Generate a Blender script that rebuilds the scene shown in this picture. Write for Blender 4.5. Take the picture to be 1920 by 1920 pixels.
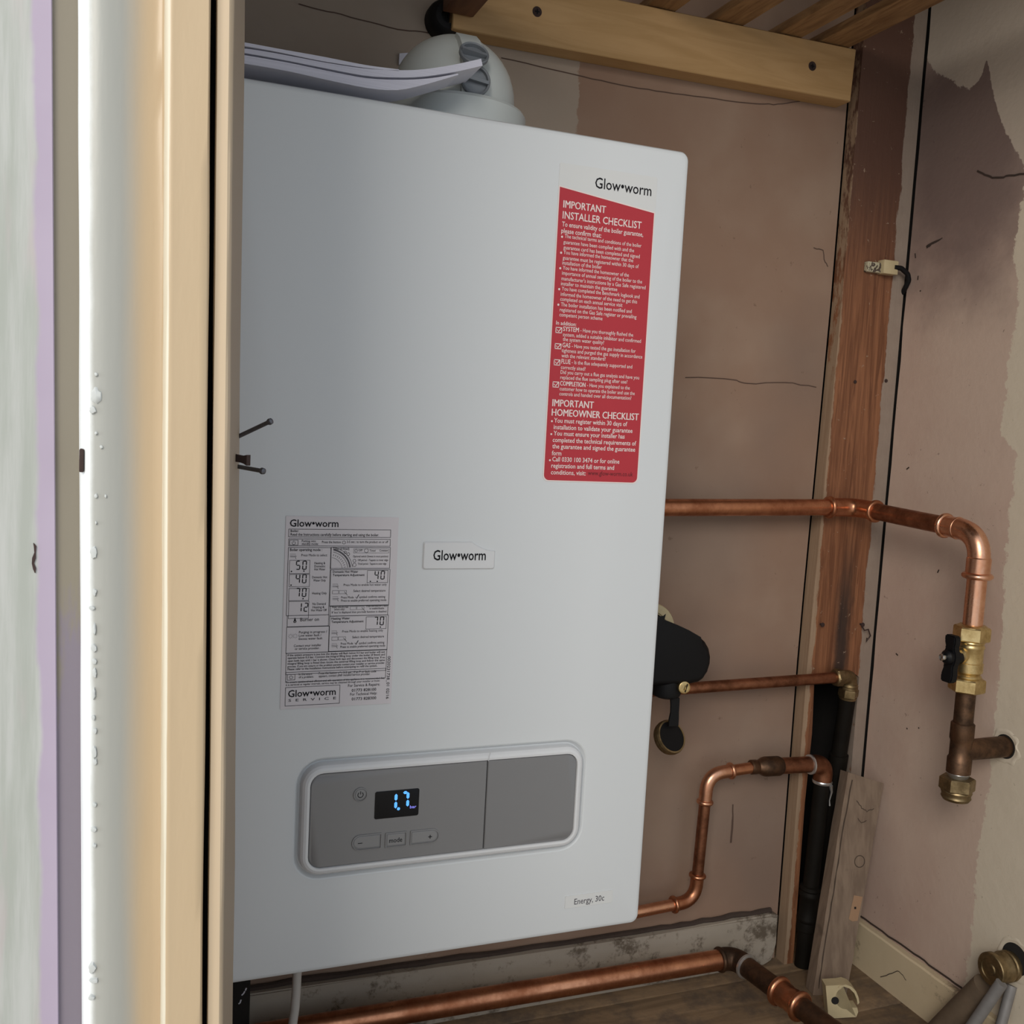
import bpy, bmesh, math, random
from mathutils import Vector, Matrix, noise
random.seed(7)
S = bpy.context.scene
for o in list(bpy.data.objects): bpy.data.objects.remove(o)
COL = S.collection
V = Vector

# ------------------------------------------------------------------ camera
CR = (V((0.9333,-0.3553,0.0522)), V((0.0155,-0.1054,-0.9943)), V((0.3588,0.9288,-0.0929)))
CR = tuple(v.normalized() for v in CR)
CC = V((-0.271,-0.828,0.1192)); F = 1840.0
cam = bpy.data.cameras.new('camera'); cam.sensor_width = 36; cam.lens = F/1920*36
cam.clip_start = 0.02; cam.clip_end = 50
co = bpy.data.objects.new('camera', cam); COL.objects.link(co)
r, u, b = CR[0], -CR[1], -CR[2]
co.matrix_world = Matrix(((r.x,u.x,b.x,CC.x),(r.y,u.y,b.y,CC.y),(r.z,u.z,b.z,CC.z),(0,0,0,1)))
S.camera = co

# ------------------------------------------------------------------ light
S.view_settings.view_transform = 'Standard'; S.view_settings.look = 'None'
S.view_settings.gamma = 1; S.view_settings.use_curve_mapping = False
S.view_settings.exposure = -0.12
W = bpy.data.worlds.new('room_daylight'); S.world = W; W.use_nodes = True
bg = W.node_tree.nodes['Background']
bg.inputs[0].default_value = (0.84,0.92,1.0,1); bg.inputs[1].default_value = 0.84
def area(name, loc, aim, size, size_y, power, color):
    l = bpy.data.lights.new(name, 'AREA'); l.shape = 'RECTANGLE'; l.size = size; l.size_y = size_y
    l.energy = power; l.color = color
    o = bpy.data.objects.new(name, l); COL.objects.link(o); o.location = loc
    o.rotation_euler = (V(aim)-V(loc)).to_track_quat('-Z','Y').to_euler(); return o
area('window_light', (-1.45,-2.5,1.30), (0.35,0.1,-0.15), 1.1, 1.3, 56, (1.0,0.93,0.83))
area('side_light', (-2.3,-0.85,0.25), (-0.28,-0.42,0.07), 0.9, 1.2, 15, (0.93,0.97,1.0))  # unseen source added to brighten the frame's left-facing edges

# ------------------------------------------------------------------ helpers
def ray(px, py):
    return CR[0]*((px-960)/F) + CR[1]*((py-960)/F) + CR[2]
def P(px, py, x=None, y=None, z=None):
    """point of the room seen at a photo position, on the plane x=, y= or z="""
    d = ray(px, py)
    s = (x-CC.x)/d.x if x is not None else (y-CC.y)/d.y if y is not None else (z-CC.z)/d.z
    return CC + d*s

def wloc(o):
    l = V((0,0,0))
    while o: l += o.location; o = o.parent
    return l
def tag(o, label, cat, group=None):
    o['label'] = label; o['category'] = cat
    if group: o['group'] = group
    return o
def thing(name, label, cat, loc, group=None):
    o = bpy.data.objects.new(name, None); COL.objects.link(o); o.location = V(loc)
    o.empty_display_size = 0.02
    return tag(o, label, cat, group)
def obj(name, bm, mats, parent=None, ang=38, label=None, recalc=True, origin=None):
    if recalc: bmesh.ops.recalc_face_normals(bm, faces=bm.faces)
    bm.normal_update()
    for f in bm.faces: f.smooth = recalc      # printed lettering stays flat
    th = math.radians(ang)
    for e in bm.edges:
        if len(e.link_faces) == 2:
            e.smooth = e.calc_face_angle(0) < th
        else: e.smooth = True
    if parent is not None: off = wloc(parent)
    elif origin is not None: off = V(origin)
    else: off = V((0,0,0))
    if off.length: bmesh.ops.translate(bm, verts=bm.verts, vec=-off)
    me = bpy.data.meshes.new(name); bm.to_mesh(me); bm.free()
    for m in (mats if isinstance(mats,(list,tuple)) else [mats]): me.materials.append(m)
    o = bpy.data.objects.new(name, me); COL.objects.link(o)
    if parent is not None: o.parent = parent
    else: o.location = off
    if label: o['label'] = label
    return o
def base_of(bm):
    c = [v.co for v in bm.verts]
    return V(((min(v.x for v in c)+max(v.x for v in c))/2,(min(v.y for v in c)+max(v.y for v in c))/2,min(v.z for v in c)))
def top(name, bm, mats, label, cat, group=None, ang=38):
    o = obj(name, bm, mats, None, ang, origin=base_of(bm)); return tag(o, label, cat, group)
def struct(name, bm, mats, ang=38):
    o = obj(name, bm, mats, None, ang); o['kind'] = 'structure'; return o
B = bmesh.new

def box(bm, x0,x1,y0,y1,z0,z1, bev=0, mi=0, M=None):
    vs = [bm.verts.new((x,y,z)) for z in (z0,z1) for y in (y0,y1) for x in (x0,x1)]
    fs = [bm.faces.new([vs[i] for i in q]) for q in ((0,2,3,1),(4,5,7,6),(0,1,5,4),(2,6,7,3),(0,4,6,2),(1,3,7,5))]
    if bev:
        es = list({e for f in fs for e in f.edges})
        rr = bmesh.ops.bevel(bm, geom=es, offset=bev, segments=2, affect='EDGES', profile=0.5)
        vs = list({v for f in rr['faces'] for v in f.verts} | {v for v in vs if v.is_valid})
        fs = list({f for v in vs for f in v.link_faces})
    if mi:
        for f in fs: f.material_index = mi
    if M is not None: bmesh.ops.transform(bm, matrix=M, verts=vs)
    return vs
def loft(bm, loops, cap0=True, cap1=True, closed=True, mi=0, sub=None):
    L = [[bm.verts.new(p) for p in lp] for lp in loops]
    n = len(L[0])
    for a, c in zip(L, L[1:]):
        for i in range(n if closed else n-1):
            j = (i+1) % n
            f = bm.faces.new((a[i],a[j],c[j],c[i])); f.material_index = mi
    if cap0: bm.faces.new(list(reversed(L[0]))).material_index = mi
    if cap1: bm.faces.new(L[-1]).material_index = mi
    return L
def frame_of(d):
    d = V(d).normalized(); a = V((0,0,1)) if abs(d.z) < .9 else V((1,0,0))
    e1 = d.cross(a).normalized(); return d, e1, d.cross(e1)
def lathe(bm, o, d, prof, n=28, mi=0, cap0=True, cap1=True):
    """prof: (distance along d, radius)"""
    o = V(o); d, e1, e2 = frame_of(d)
    loft(bm, [[o+d*t+(e1*math.cos(k*2*math.pi/n)+e2*math.sin(k*2*math.pi/n))*max(rr,1e-5) for k in range(n)] for t, rr in prof], cap0, cap1, mi=mi)
def fillet(pts, rad, n=8):
    pts = [V(p) for p in pts]; out = [pts[0]]
    for i in range(1, len(pts)-1):
        a, p, c = pts[i-1], pts[i], pts[i+1]
        d0 = (a-p).normalized(); d1 = (c-p).normalized()
        ang = d0.angle(d1)
        t = min(rad/math.tan(ang/2), (a-p).length*.95, (c-p).length*.95)
        q0 = p+d0*t; q1 = p+d1*t
        for k in range(n+1):
            s = k/n; out.append((q0*(1-s)+p*s)*(1-s)+(p*(1-s)+q1*s)*s)
    out.append(pts[-1]); return out
def tube(bm, pts, rad, n=20, mi=0, cap=True):
    pts = [V(p) for p in pts]
    d, e1, e2 = frame_of(pts[1]-pts[0]); loops = []
    for i, p in enumerate(pts):
        t = ((pts[min(i+1,len(pts)-1)]-p).normalized() if i == 0 else (p-pts[i-1]).normalized() if i == len(pts)-1
             else ((pts[i+1]-p).normalized()+(p-pts[i-1]).normalized()).normalized())
        e1 = (e1-t*e1.dot(t)).normalized(); e2 = t.cross(e1)
        rr = rad[i] if isinstance(rad, (list,tuple)) else rad
        loops.append([p+(e1*math.cos(k*2*math.pi/n)+e2*math.sin(k*2*math.pi/n))*rr for k in range(n)])
    loft(bm, loops, cap, cap, mi=mi)
def collar(bm, p, d, r, w=.006, bulge=.0028, n=28):
    """rolled bead of a solder-ring fitting round a pipe at p"""
    pr = [(-w/2, r)] + [(-w/2*math.cos(k*math.pi/8), r+bulge*math.sin(k*math.pi/8)) for k in range(1,8)] + [(w/2, r)]
    lathe(bm, p, d, pr, n, cap0=True, cap1=True)
def hexnut(bm, o, d, r, h, mi=0, rot=0.0, ch=.0015):
    o = V(o); d, e1, e2 = frame_of(d)
    def ring(t, rr, n=6, k0=0): return [o+d*t+(e1*math.cos(rot+k*math.pi/3)+e2*math.sin(rot+k*math.pi/3))*rr for k in range(6)]
    loft(bm, [ring(0,r-ch), ring(ch,r), ring(h-ch,r), ring(h,r-ch)], mi=mi)
def prism(bm, pts, vec, mi=0):
    vec = V(vec); a = [bm.verts.new(p) for p in pts]; c = [bm.verts.new(V(p)+vec) for p in pts]
    n = len(a); fs = [bm.faces.new(a), bm.faces.new(list(reversed(c)))]
    for i in range(n): fs.append(bm.faces.new((a[i],c[i],c[(i+1)%n],a[(i+1)%n])))
    for f in fs: f.material_index = mi
    return a+c
def poly_prism(bm, pts, vec, mi=0):
    from mathutils.geometry import tessellate_polygon
    vec = V(vec); pts = [V(p) for p in pts]; a = [bm.verts.new(p) for p in pts]; c = [bm.verts.new(p+vec) for p in pts]
    for t in tessellate_polygon([pts]):
        bm.faces.new([a[i] for i in t]).material_index = mi; bm.faces.new([c[i] for i in reversed(t)]).material_index = mi
    n = len(a)
    for i in range(n): bm.faces.new((a[i],c[i],c[(i+1)%n],a[(i+1)%n])).material_index = mi
    return a+c
def rrect(x0,x1,z0,z1,rad,y,n=6):
    """rounded rectangle loop on a plane y=const, seen from the front counter-clockwise"""
    out = []
    for cx, cz, a0 in ((x1-rad,z0+rad,-90),(x1-rad,z1-rad,0),(x0+rad,z1-rad,90),(x0+rad,z0+rad,180)):
        for k in range(n+1):
            a = math.radians(a0+90*k/n); out.append(V((cx+rad*math.cos(a), y, cz+rad*math.sin(a))))
    return out
def strip(bm, pts, wd, nrm, mi=0, lift=.0004):
    """thin raised ribbon (a crack, a pencil line, a printed rule) along pts lying in a plane with normal nrm"""
    nrm = V(nrm); p0 = V(pts[0]); pts = [V(p)-nrm*(V(p)-p0).dot(nrm)+nrm*lift for p in pts]; prev = None
    for i, p in enumerate(pts):
        t = (pts[min(i+1,len(pts)-1)]-pts[max(i-1,0)]).normalized(); s = t.cross(nrm).normalized()*wd[i]*.5 if isinstance(wd,(list,tuple)) else t.cross(nrm).normalized()*wd*.5
        cur = (bm.verts.new(p-s), bm.verts.new(p+s))
        if prev: bm.faces.new((prev[0],prev[1],cur[1],cur[0])).material_index = mi
        prev = cur
def jag(pts, n=5, amp=.0015):
    out = []
    for a, c in zip(pts, pts[1:]):
        for k in range(n): out.append(V(a).lerp(V(c), k/n)+V((random.uniform(-amp,amp),random.uniform(-amp,amp),random.uniform(-amp,amp))))
    return out+[V(pts[-1])]

# ------------------------------------------------------------------ materials
class N:
    def __init__(s, name):
        s.m = bpy.data.materials.new(name); s.m.use_nodes = True; s.t = s.m.node_tree
        s.b = s.t.nodes['Principled BSDF']; s.pos_ = None
    def n(s, kind, **kw):
        nd = s.t.nodes.new('ShaderNode'+kind)
        for k, v in kw.items(): setattr(nd, k, v)
        return nd
    def put(s, sock, v):
        if hasattr(v, 'is_linked') or hasattr(v, 'node'): s.t.links.new(v, sock)
        else:
            if isinstance(v, tuple) and len(v) == 3 and sock.type == 'RGBA': v = (*v, 1)
            sock.default_value = v
    def pos(s):
        if s.pos_ is None: s.pos_ = s.n('NewGeometry').outputs['Position']
        return s.pos_
    def mapped(s, scale, src=None, loc=(0,0,0)):
        mp = s.n('Mapping'); s.put(mp.inputs['Vector'], src or s.pos()); mp.inputs['Scale'].default_value = scale
        mp.inputs['Location'].default_value = loc; return mp.outputs[0]
    def noise(s, scale, detail=4, rough=.6, vec=None, dist=0):
        nd = s.n('TexNoise'); s.put(nd.inputs['Vector'], vec or s.pos()); nd.inputs['Scale'].default_value = scale
        nd.inputs['Detail'].default_value = detail; nd.inputs['Roughness'].default_value = rough; nd.inputs['Distortion'].default_value = dist
        return nd.outputs['Fac']
    def math(s, op, a, c=0.0, clamp=False):
        nd = s.n('Math', operation=op, use_clamp=clamp); s.put(nd.inputs[0], a); s.put(nd.inputs[1], c); return nd.outputs[0]
    def ramp(s, v, a, c):
        nd = s.n('MapRange'); s.put(nd.inputs[0], v); nd.inputs[1].default_value = a; nd.inputs[2].default_value = c
        nd.interpolation_type = 'SMOOTHSTEP'; return nd.outputs[0]
    def mix(s, fac, a, c):
        nd = s.n('Mix', data_type='RGBA'); s.put(nd.inputs[0], fac); s.put(nd.inputs[6], a); s.put(nd.inputs[7], c); return nd.outputs[2]
    def xyz(s, i):
        if not hasattr(s,'sx'):
            nd = s.n('SeparateXYZ'); s.put(nd.inputs[0], s.pos()); s.sx = nd.outputs
        return s.sx[i]
    def curve(s, v, pts, lo, hi, vlo, vhi):
        """piecewise function of v given as points, both axes normalised to 0..1"""
        nv = s.n('MapRange'); s.put(nv.inputs[0], v); nv.inputs[1].default_value = lo; nv.inputs[2].default_value = hi
        fc = s.n('FloatCurve'); s.put(fc.inputs['Value'], nv.outputs[0]); c = fc.mapping.curves[0]
        q = sorted(((p[0]-lo)/(hi-lo), (p[1]-vlo)/(vhi-vlo)) for p in pts)
        while len(c.points) < len(q): c.points.new(.5,.5)
        for pt, (a, d) in zip(c.points, q): pt.location = (min(max(a,0),1), min(max(d,0),1)); pt.handle_type = 'VECTOR'
        fc.mapping.update()
        o = s.n('MapRange'); s.put(o.inputs[0], fc.outputs[0]); o.inputs[3].default_value = vlo; o.inputs[4].default_value = vhi
        return o.outputs[0]
    def bump(s, h, strength=.3, dist=.002):
        nd = s.n('Bump'); s.put(nd.inputs['Height'], h); nd.inputs['Strength'].default_value = strength; nd.inputs['Distance'].default_value = dist
        s.put(s.b.inputs['Normal'], nd.outputs[0])
    def done(s, col, rough=.6, metal=0.0, spec=None):
        s.put(s.b.inputs['Base Color'], col); s.put(s.b.inputs['Roughness'], rough); s.put(s.b.inputs['Metallic'], metal)
        if spec is not None: s.b.inputs['Specular IOR Level'].default_value = spec
        return s.m
def sr(r, g, b):
    f = lambda c: (c/255/12.92 if c/255 <= .04045 else ((c/255+.055)/1.055)**2.4)
    return (f(r), f(g), f(b))
def plain(name, col, rough=.5, metal=0.0, var=.12, scale=40, spec=None):
    m = N(name); f = m.noise(scale, 3)
    c0 = tuple(c*(1-var) for c in col); c1 = tuple(min(c*(1+var),1) for c in col)
    return m.done(m.mix(f, c0, c1), rough, metal, spec)
def metal(name, a, c, rough=.3, scale=60, stretch=(1,1,1), bumpy=.05):
    m = N(name); v = m.mapped(stretch); f = m.ramp(m.noise(scale, 5, .65, v), .3, .72)
    rf = m.n('MapRange'); m.put(rf.inputs[0], f); rf.inputs[3].default_value = rough+.18; rf.inputs[4].default_value = rough
    m.bump(m.noise(220, 2), bumpy, .001)
    return m.done(m.mix(f, a, c), rf.outputs[0], 1.0)

XR, YB, ZF = .726, .30, -.642          # right wall, back wall, floor

M_enamel = N('white_enamel'); M_enamel.bump(M_enamel.noise(900,2), .04, .0005); M_enamel = M_enamel.done((.595,.618,.638), .40)
M_chip = plain('chipped_white_paint', (.54,.56,.55), .5, var=.05)
M_trimwhite = plain('white_plastic', (.62,.63,.65), .35, var=.03)
M_flue = plain('flue_white', (.50,.53,.52), .35, var=.06, scale=25)
M_groove = plain('panel_groove', (.50,.51,.54), .5, var=.03)
M_fascia = plain('grey_fascia', (.205,.205,.212), .42, .25, .05, 8)
M_btn = plain('grey_button', (.225,.225,.23), .5, .15, .05)
M_black = plain('black_plastic', (.004,.004,.005), .5, var=.2, spec=.22)
M_blackrub = plain('black_rubber', (.005,.005,.006), .6, var=.2, spec=.25)
M_ink = plain('black_ink', (.006,.006,.009), .7, var=0, spec=.15)
M_inkgrey = plain('grey_ink', (.07,.065,.08), .6, var=0)
M_screen = plain('display_glass', (.004,.004,.006), .25, var=0, spec=.2)
M_red = plain('red_sticker', (.40,.017,.028), .45, var=.04)
M_white_ink = plain('white_ink', (.72,.62,.60), .6, var=0)
M_darkred = plain('dark_red_ink', (.12,.006,.01), .6, var=0)
M_label = plain('label_paper', (.60,.57,.60), .6, var=.02)
M_clear = plain('clear_label', (.60,.61,.612), .45, var=.01)
M_greyplug = plain('grey_plug', (.16,.175,.195), .45, var=.08)
M_paper = plain('paper_white', (.62,.62,.70), .8, var=.05, scale=90)
M_paperedge = N('page_edges'); M_paperedge = M_paperedge.done(M_paperedge.mix(M_paperedge.noise(1.0,2,.5,M_paperedge.mapped((4,4,1500))), (.42,.42,.50), (.68,.68,.78)), .85)
m = N('led_blue'); m.b.inputs['Emission Color'].default_value = (.10,.42,1,1); m.b.inputs['Emission Strength'].default_value = 1.25; M_led = m.done((.02,.1,.4), .4)
m = N('led_violet'); m.b.inputs['Emission Color'].default_value = (.28,.28,.95,1); m.b.inputs['Emission Strength'].default_value = .9; M_led2 = m.done((.05,.05,.3), .4)
M_copper = metal('copper', (.36,.138,.070), (.67,.32,.185), .26, 30, (1,1,1))
M_copper_new = metal('copper_bright', (.62,.30,.18), (.82,.47,.32), .22, 45)
M_copper_dull = metal('copper_tarnished', (.16,.065,.035), (.42,.19,.11), .36, 34)
M_copper_old = metal('copper_old', (.065,.042,.03), (.20,.115,.07), .46, 40)
M_pipe_dark = plain('near_black_pipe', (.007,.0055,.004), .65, .0, .6, 45, .15)  # one near-black colour for the pipes in the corner void
M_brass = metal('brass', (.45,.32,.14), (.74,.58,.30), .28, 70)
M_brass_old = metal('brass_dull', (.16,.115,.06), (.36,.27,.15), .42, 60)
M_solder = plain('solder', (.62,.64,.66), .3, .9, .1)
M_steel = plain('nail_steel', (.11,.11,.125), .45, .7, .3, 300)
M_rust = plain('rusty_iron', (.045,.025,.022), .8, .2, .5, 220)
M_chrome = plain('chrome', (.6,.6,.6), .2, 1, 0)
M_cable = plain('grey_white_cable', (.48,.46,.44), .5, var=.04)
M_cream_pl = plain('aged_cream_plastic', (.52,.43,.26), .5, var=.15, scale=70)
M_clipwhite = N('flaking_white_paint'); q = M_clipwhite
M_clipwhite = q.done(q.mix(q.ramp(q.noise(160,3),.50,.56), (.46,.42,.30), (.07,.05,.04)), .7)
M_dark = plain('dark_void', (.012,.010,.009), .95, var=.4)
M_crack = plain('crack_dark', (.05,.033,.026), .95, var=.3)
M_pencil = plain('pencil_line', (.09,.055,.042), .95, var=.2)
M_oldpipe = plain('dusty_brown_pipe', (.135,.095,.062), .8, .1, .4, 60)
M_greypipe = plain('grey_lead_pipe', (.21,.20,.195), .6, .2, .25, 70)

# back wall plaster: pink-brown gypsum, greyer skim left of a ragged edge, stains
m = N('back_wall_plaster')
edge = m.math('ADD', m.xyz(0), m.math('MULTIPLY', m.math('SUBTRACT', m.noise(55,5,.7), .5), .022))
xe = P(1083,190,y=YB).x
f = m.math('MULTIPLY', m.ramp(edge, xe+.0012, xe-.0012), m.ramp(m.xyz(2), .25, .30))
pink = m.mix(m.ramp(m.noise(5,4,.55), .32, .68), (.27,.172,.122), (.325,.230,.172))
pink = m.mix(m.math('MULTIPLY', m.ramp(m.noise(2.6,3,.5,m.mapped((1,1,1),None,(3,1,7))), .50,.68), .55), pink, (.185,.135,.110))
pink = m.mix(m.math('MULTIPLY', m.ramp(m.noise(48,4,.75), .66,.72), .5), pink, (.13,.075,.05))
grey = m.mix(m.noise(9,4), (.31,.245,.19), (.38,.315,.26))
m.bump(m.noise(70,5,.6), .25, .0015)
M_back = m.done(m.mix(f, pink, grey), .9)

# right wall: pink plaster, cream emulsion past a torn edge, grey skim above a torn edge, a dark damp patch
m = N('right_wall_plaster')
wob = m.math('MULTIPLY', m.math('SUBTRACT', m.noise(60,6,.75), .5), .030)
bp = [(1925,330),(1912,400),(1900,480),(1912,560),(1897,640),(1885,740),(1878,815),(1905,850),(1903,900),(1895,960),(1885,1050),(1880,1160),(1874,1250),(1866,1340),(1846,1548),(1833,1604),(1825,1698),(1818,1790),(1808,1860)]
bq = [P(a,c,x=XR) for a,c in bp]
ye = m.curve(m.xyz(2), [(p.z,p.y) for p in bq], -.72, .72, -.1, .4)
fc = m.math('MULTIPLY', m.ramp(m.math('ADD', m.math('SUBTRACT', ye, m.xyz(1)), wob), -.0012, .0012), m.ramp(m.xyz(2), .50, .485))
tp = [P(a,c,x=XR) for a,c in [(1740,118),(1762,138),(1790,152),(1815,170),(1836,150),(1850,112),(1858,150),(1872,215),(1892,255),(1918,305),(1960,420)]]
ze = m.curve(m.xyz(1), [(p.y,p.z) for p in tp], -.1, .4, .2, .8)
ft = m.ramp(m.math('ADD', m.math('SUBTRACT', m.xyz(2), ze), wob), -.0012, .0012)
pink = m.mix(m.ramp(m.noise(4.5,4,.55), .33,.68), (.49,.345,.282), (.56,.43,.352))
pink = m.mix(m.math('MULTIPLY', m.ramp(m.noise(75,4,.8), .66,.71), .6), pink, (.13,.085,.065))
pc = P(1810,280,x=XR)
dv = m.n('VectorMath', operation='DISTANCE'); m.put(dv.inputs[0], m.mapped((1,.85,.62))); dv.inputs[1].default_value = (pc.x, pc.y*.85, pc.z*.62)
fd = m.ramp(m.math('ADD', dv.outputs['Value'], m.math('MULTIPLY', m.math('SUBTRACT', m.noise(14,4),.5), .10)), .175, .055)
pink = m.mix(m.math('MULTIPLY', fd, .80), pink, (.14,.095,.09))
cream = m.mix(m.noise(11,5,.6), (.60,.52,.41), (.68,.60,.48))
cream = m.mix(m.math('MULTIPLY', m.ramp(m.noise(120,4,.8), .66,.70), .5), cream, (.17,.14,.10))
grey = m.mix(m.noise(8,4,.6), (.52,.44,.365), (.62,.54,.45))
m.bump(m.noise(80,5,.6), .3, .0018)
M_right = m.done(m.mix(ft, m.mix(fc, pink, cream), grey), .9)

# corner board: varnished pine with plaster-splashed left arris, pale painted right margin, soot streak
m = N('corner_board_wood')
g = m.noise(1.0,4,.6, m.mapped((150,150,7)), 1.2)
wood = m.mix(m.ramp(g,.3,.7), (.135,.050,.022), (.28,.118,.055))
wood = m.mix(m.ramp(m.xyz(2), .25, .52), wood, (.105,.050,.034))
wob = m.math('MULTIPLY', m.math('SUBTRACT', m.noise(1,5,.7,m.mapped((60,60,22))), .5), .016)
xw = m.math('ADD', m.xyz(0), wob)
tan = m.mix(m.noise(1,4,.6,m.mapped((320,320,8))), (.22,.13,.075), (.42,.31,.215))
wood = m.mix(m.ramp(xw, .6215, .6195), wood, tan)
pale = m.mix(m.noise(40,4), (.25,.19,.155), (.33,.265,.215))
wood = m.mix(m.ramp(xw, .7010, .7030), wood, pale)
st = m.math('MULTIPLY', m.ramp(m.math('ABSOLUTE', m.math('SUBTRACT', m.math('ADD', m.xyz(0), m.math('MULTIPLY', wob, 1.2)), .668)), .020, .004), m.ramp(m.xyz(2), .02, -.14))
wood = m.mix(m.math('MULTIPLY', st, .88), wood, (.022,.017,.016))
wood = m.mix(m.math('MULTIPLY', m.ramp(m.noise(95,3,.8), .68,.70), .7), wood, (.34,.25,.18))
m.bump(m.math('ADD', g, m.noise(120,3)), .3, .0012)
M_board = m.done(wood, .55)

def timber(name, a, c, sc, rough=.7, knots=True, d=1.0):
    m = N(name); g = m.noise(1.0,5,.6, m.mapped(sc), d)
    col = m.mix(m.ramp(g,.3,.7), a, c)
    if knots: col = m.mix(m.math('MULTIPLY', m.ramp(m.noise(14,3,.7), .66,.74), .5), col, tuple(x*.45 for x in a))
    m.bump(g, .2, .001); return m.done(col, rough)
M_batten = timber('batten_pine', (.42,.255,.105), (.50,.315,.145), (6,50,55), .62, False)
M_slat = timber('slat_pine', (.20,.105,.045), (.36,.215,.10), (60,7,60), .65, True, 2.5)
M_slatred = timber('slat_reddish', (.13,.055,.027), (.20,.090,.045), (60,7,60), .65, False)
M_plank = timber('rough_plank', (.165,.115,.082), (.235,.17,.122), (110,110,4), .85, True, .3)
M_floor = N('old_floorboards'); m = M_floor
g = m.noise(1,5,.6,m.mapped((5,45,45)),1)
c = m.mix(m.ramp(g,.3,.7), (.17,.108,.058), (.28,.188,.108))
c = m.mix(m.ramp(m.noise(16,5,.7), .42,.72), c, (.10,.072,.052)); m.bump(m.noise(90,5), .4, .002)
M_floor = m.done(c, .9)
m = N('dirty_skirting')
c = m.mix(m.noise(10,4), (.30,.255,.205), (.40,.355,.30))
c = m.mix(m.math('MULTIPLY', m.ramp(m.math('ADD', m.noise(26,6,.75), m.math('MULTIPLY', m.ramp(m.xyz(0),.50,.60), .10)), .52,.66), .9), c, (.10,.075,.052))
m.bump(m.noise(60,5), .4, .0015); M_skirt = m.done(c, .75)
m = N('cream_skirting')
c = m.mix(m.noise(12,4), (.56,.44,.28), (.66,.55,.38))
c = m.mix(m.math('MULTIPLY', m.ramp(m.math('ADD', m.noise(22,6,.75), m.math('MULTIPLY', m.ramp(m.xyz(1),.17,.07), .18)), .60,.78), .85), c, (.12,.075,.052))
m.bump(m.noise(60,5), .3, .0015); M_skirt2 = m.done(c, .7)

# joinery in the foreground
TILT = .014; Z0 = .074
m = N('front_wall_paint')
xs = m.math('ADD', m.math('SUBTRACT', m.xyz(0), m.math('MULTIPLY', m.math('SUBTRACT', Z0, m.xyz(2)), TILT)), m.math('MULTIPLY', m.math('SUBTRACT', m.noise(30,4,.6),.5), .006))
pur = P(70,960,y=-.392).x
streak = m.noise(1,5,.65,m.mapped((140,140,9)))
wallc = m.mix(m.ramp(streak,.35,.7), (.35,.37,.34), (.45,.46,.445))
wallc = m.mix(m.math('MULTIPLY', m.ramp(m.noise(1,4,.6,m.mapped((60,60,8),None,(2,5,1))),.52,.68), .55), wallc, (.45,.385,.395))
lil = m.mix(m.noise(20,3), (.36,.30,.395), (.415,.355,.45))
M_frontwall = m.done(m.mix(m.ramp(xs, pur-.0012, pur+.0012), wallc, lil), .75)
m = N('recess_paint')
zz = m.math('ADD', m.xyz(2), m.math('MULTIPLY', m.math('SUBTRACT', m.noise(1,4,.6,m.mapped((90,90,14))),.5), .30))
zz = m.math('ADD', zz, m.math('MULTIPLY', m.math('SUBTRACT', m.xyz(0), P(125,960,y=-.372).x), -7.0))
M_recess = m.done(m.mix(m.ramp(zz, .02,-.02), (.225,.20,.155), (.205,.178,.215)), .7)
m = N('gloss_joinery_paint')
xs = m.math('SUBTRACT', m.xyz(0), m.math('MULTIPLY', m.math('SUBTRACT', Z0, m.xyz(2)), TILT))
xm = P(255,960,y=-.40).x
fa = m.ramp(m.math('ADD', xs, m.math('MULTIPLY', m.math('SUBTRACT', m.noise(1,3,.5,m.mapped((40,40,6))),.5), .006)), xm-.007, xm+.005)
xw_ = P(166,960,y=-.405).x
fw = m.ramp(m.math('ADD', xs, m.math('MULTIPLY', m.math('SUBTRACT', m.noise(1,5,.75,m.mapped((60,60,25))),.5), .0022)), xw_+.0028, xw_-.0012)
greyw = m.mix(m.noise(1,4,.6,m.mapped((160,160,9))), (.35,.355,.33), (.40,.395,.36))
cream = m.mix(m.noise(1,4,.6,m.mapped((90,90,10))), (.50,.375,.235), (.535,.41,.265))
cc = m.mix(fw, m.mix(fa, greyw, cream), (.90,.93,.94))  # near-white strip paints in the daylight on the left edge
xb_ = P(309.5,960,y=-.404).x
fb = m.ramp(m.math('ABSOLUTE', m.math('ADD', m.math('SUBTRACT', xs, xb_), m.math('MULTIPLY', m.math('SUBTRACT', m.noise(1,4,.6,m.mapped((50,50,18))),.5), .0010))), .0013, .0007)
cc = m.mix(m.math('MULTIPLY', fb, .85), cc, (.72,.68,.56))      # highlight along the bead painted in as a paler stripe
m.bump(m.noise(1,4,.6,m.mapped((70,70,16))), .15, .002)
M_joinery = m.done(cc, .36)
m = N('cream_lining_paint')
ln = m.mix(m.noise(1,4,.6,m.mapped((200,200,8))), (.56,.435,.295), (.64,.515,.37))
M_lining = m.done(m.mix(m.ramp(m.math('ADD', m.xyz(1), m.math('MULTIPLY', m.math('SUBTRACT', m.noise(1,4,.6,m.mapped((40,40,12))),.5), .02)), -.394,-.380), ln, (.30,.235,.17)), .6)  # shade on the inner face painted in as a darker brown

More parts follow.
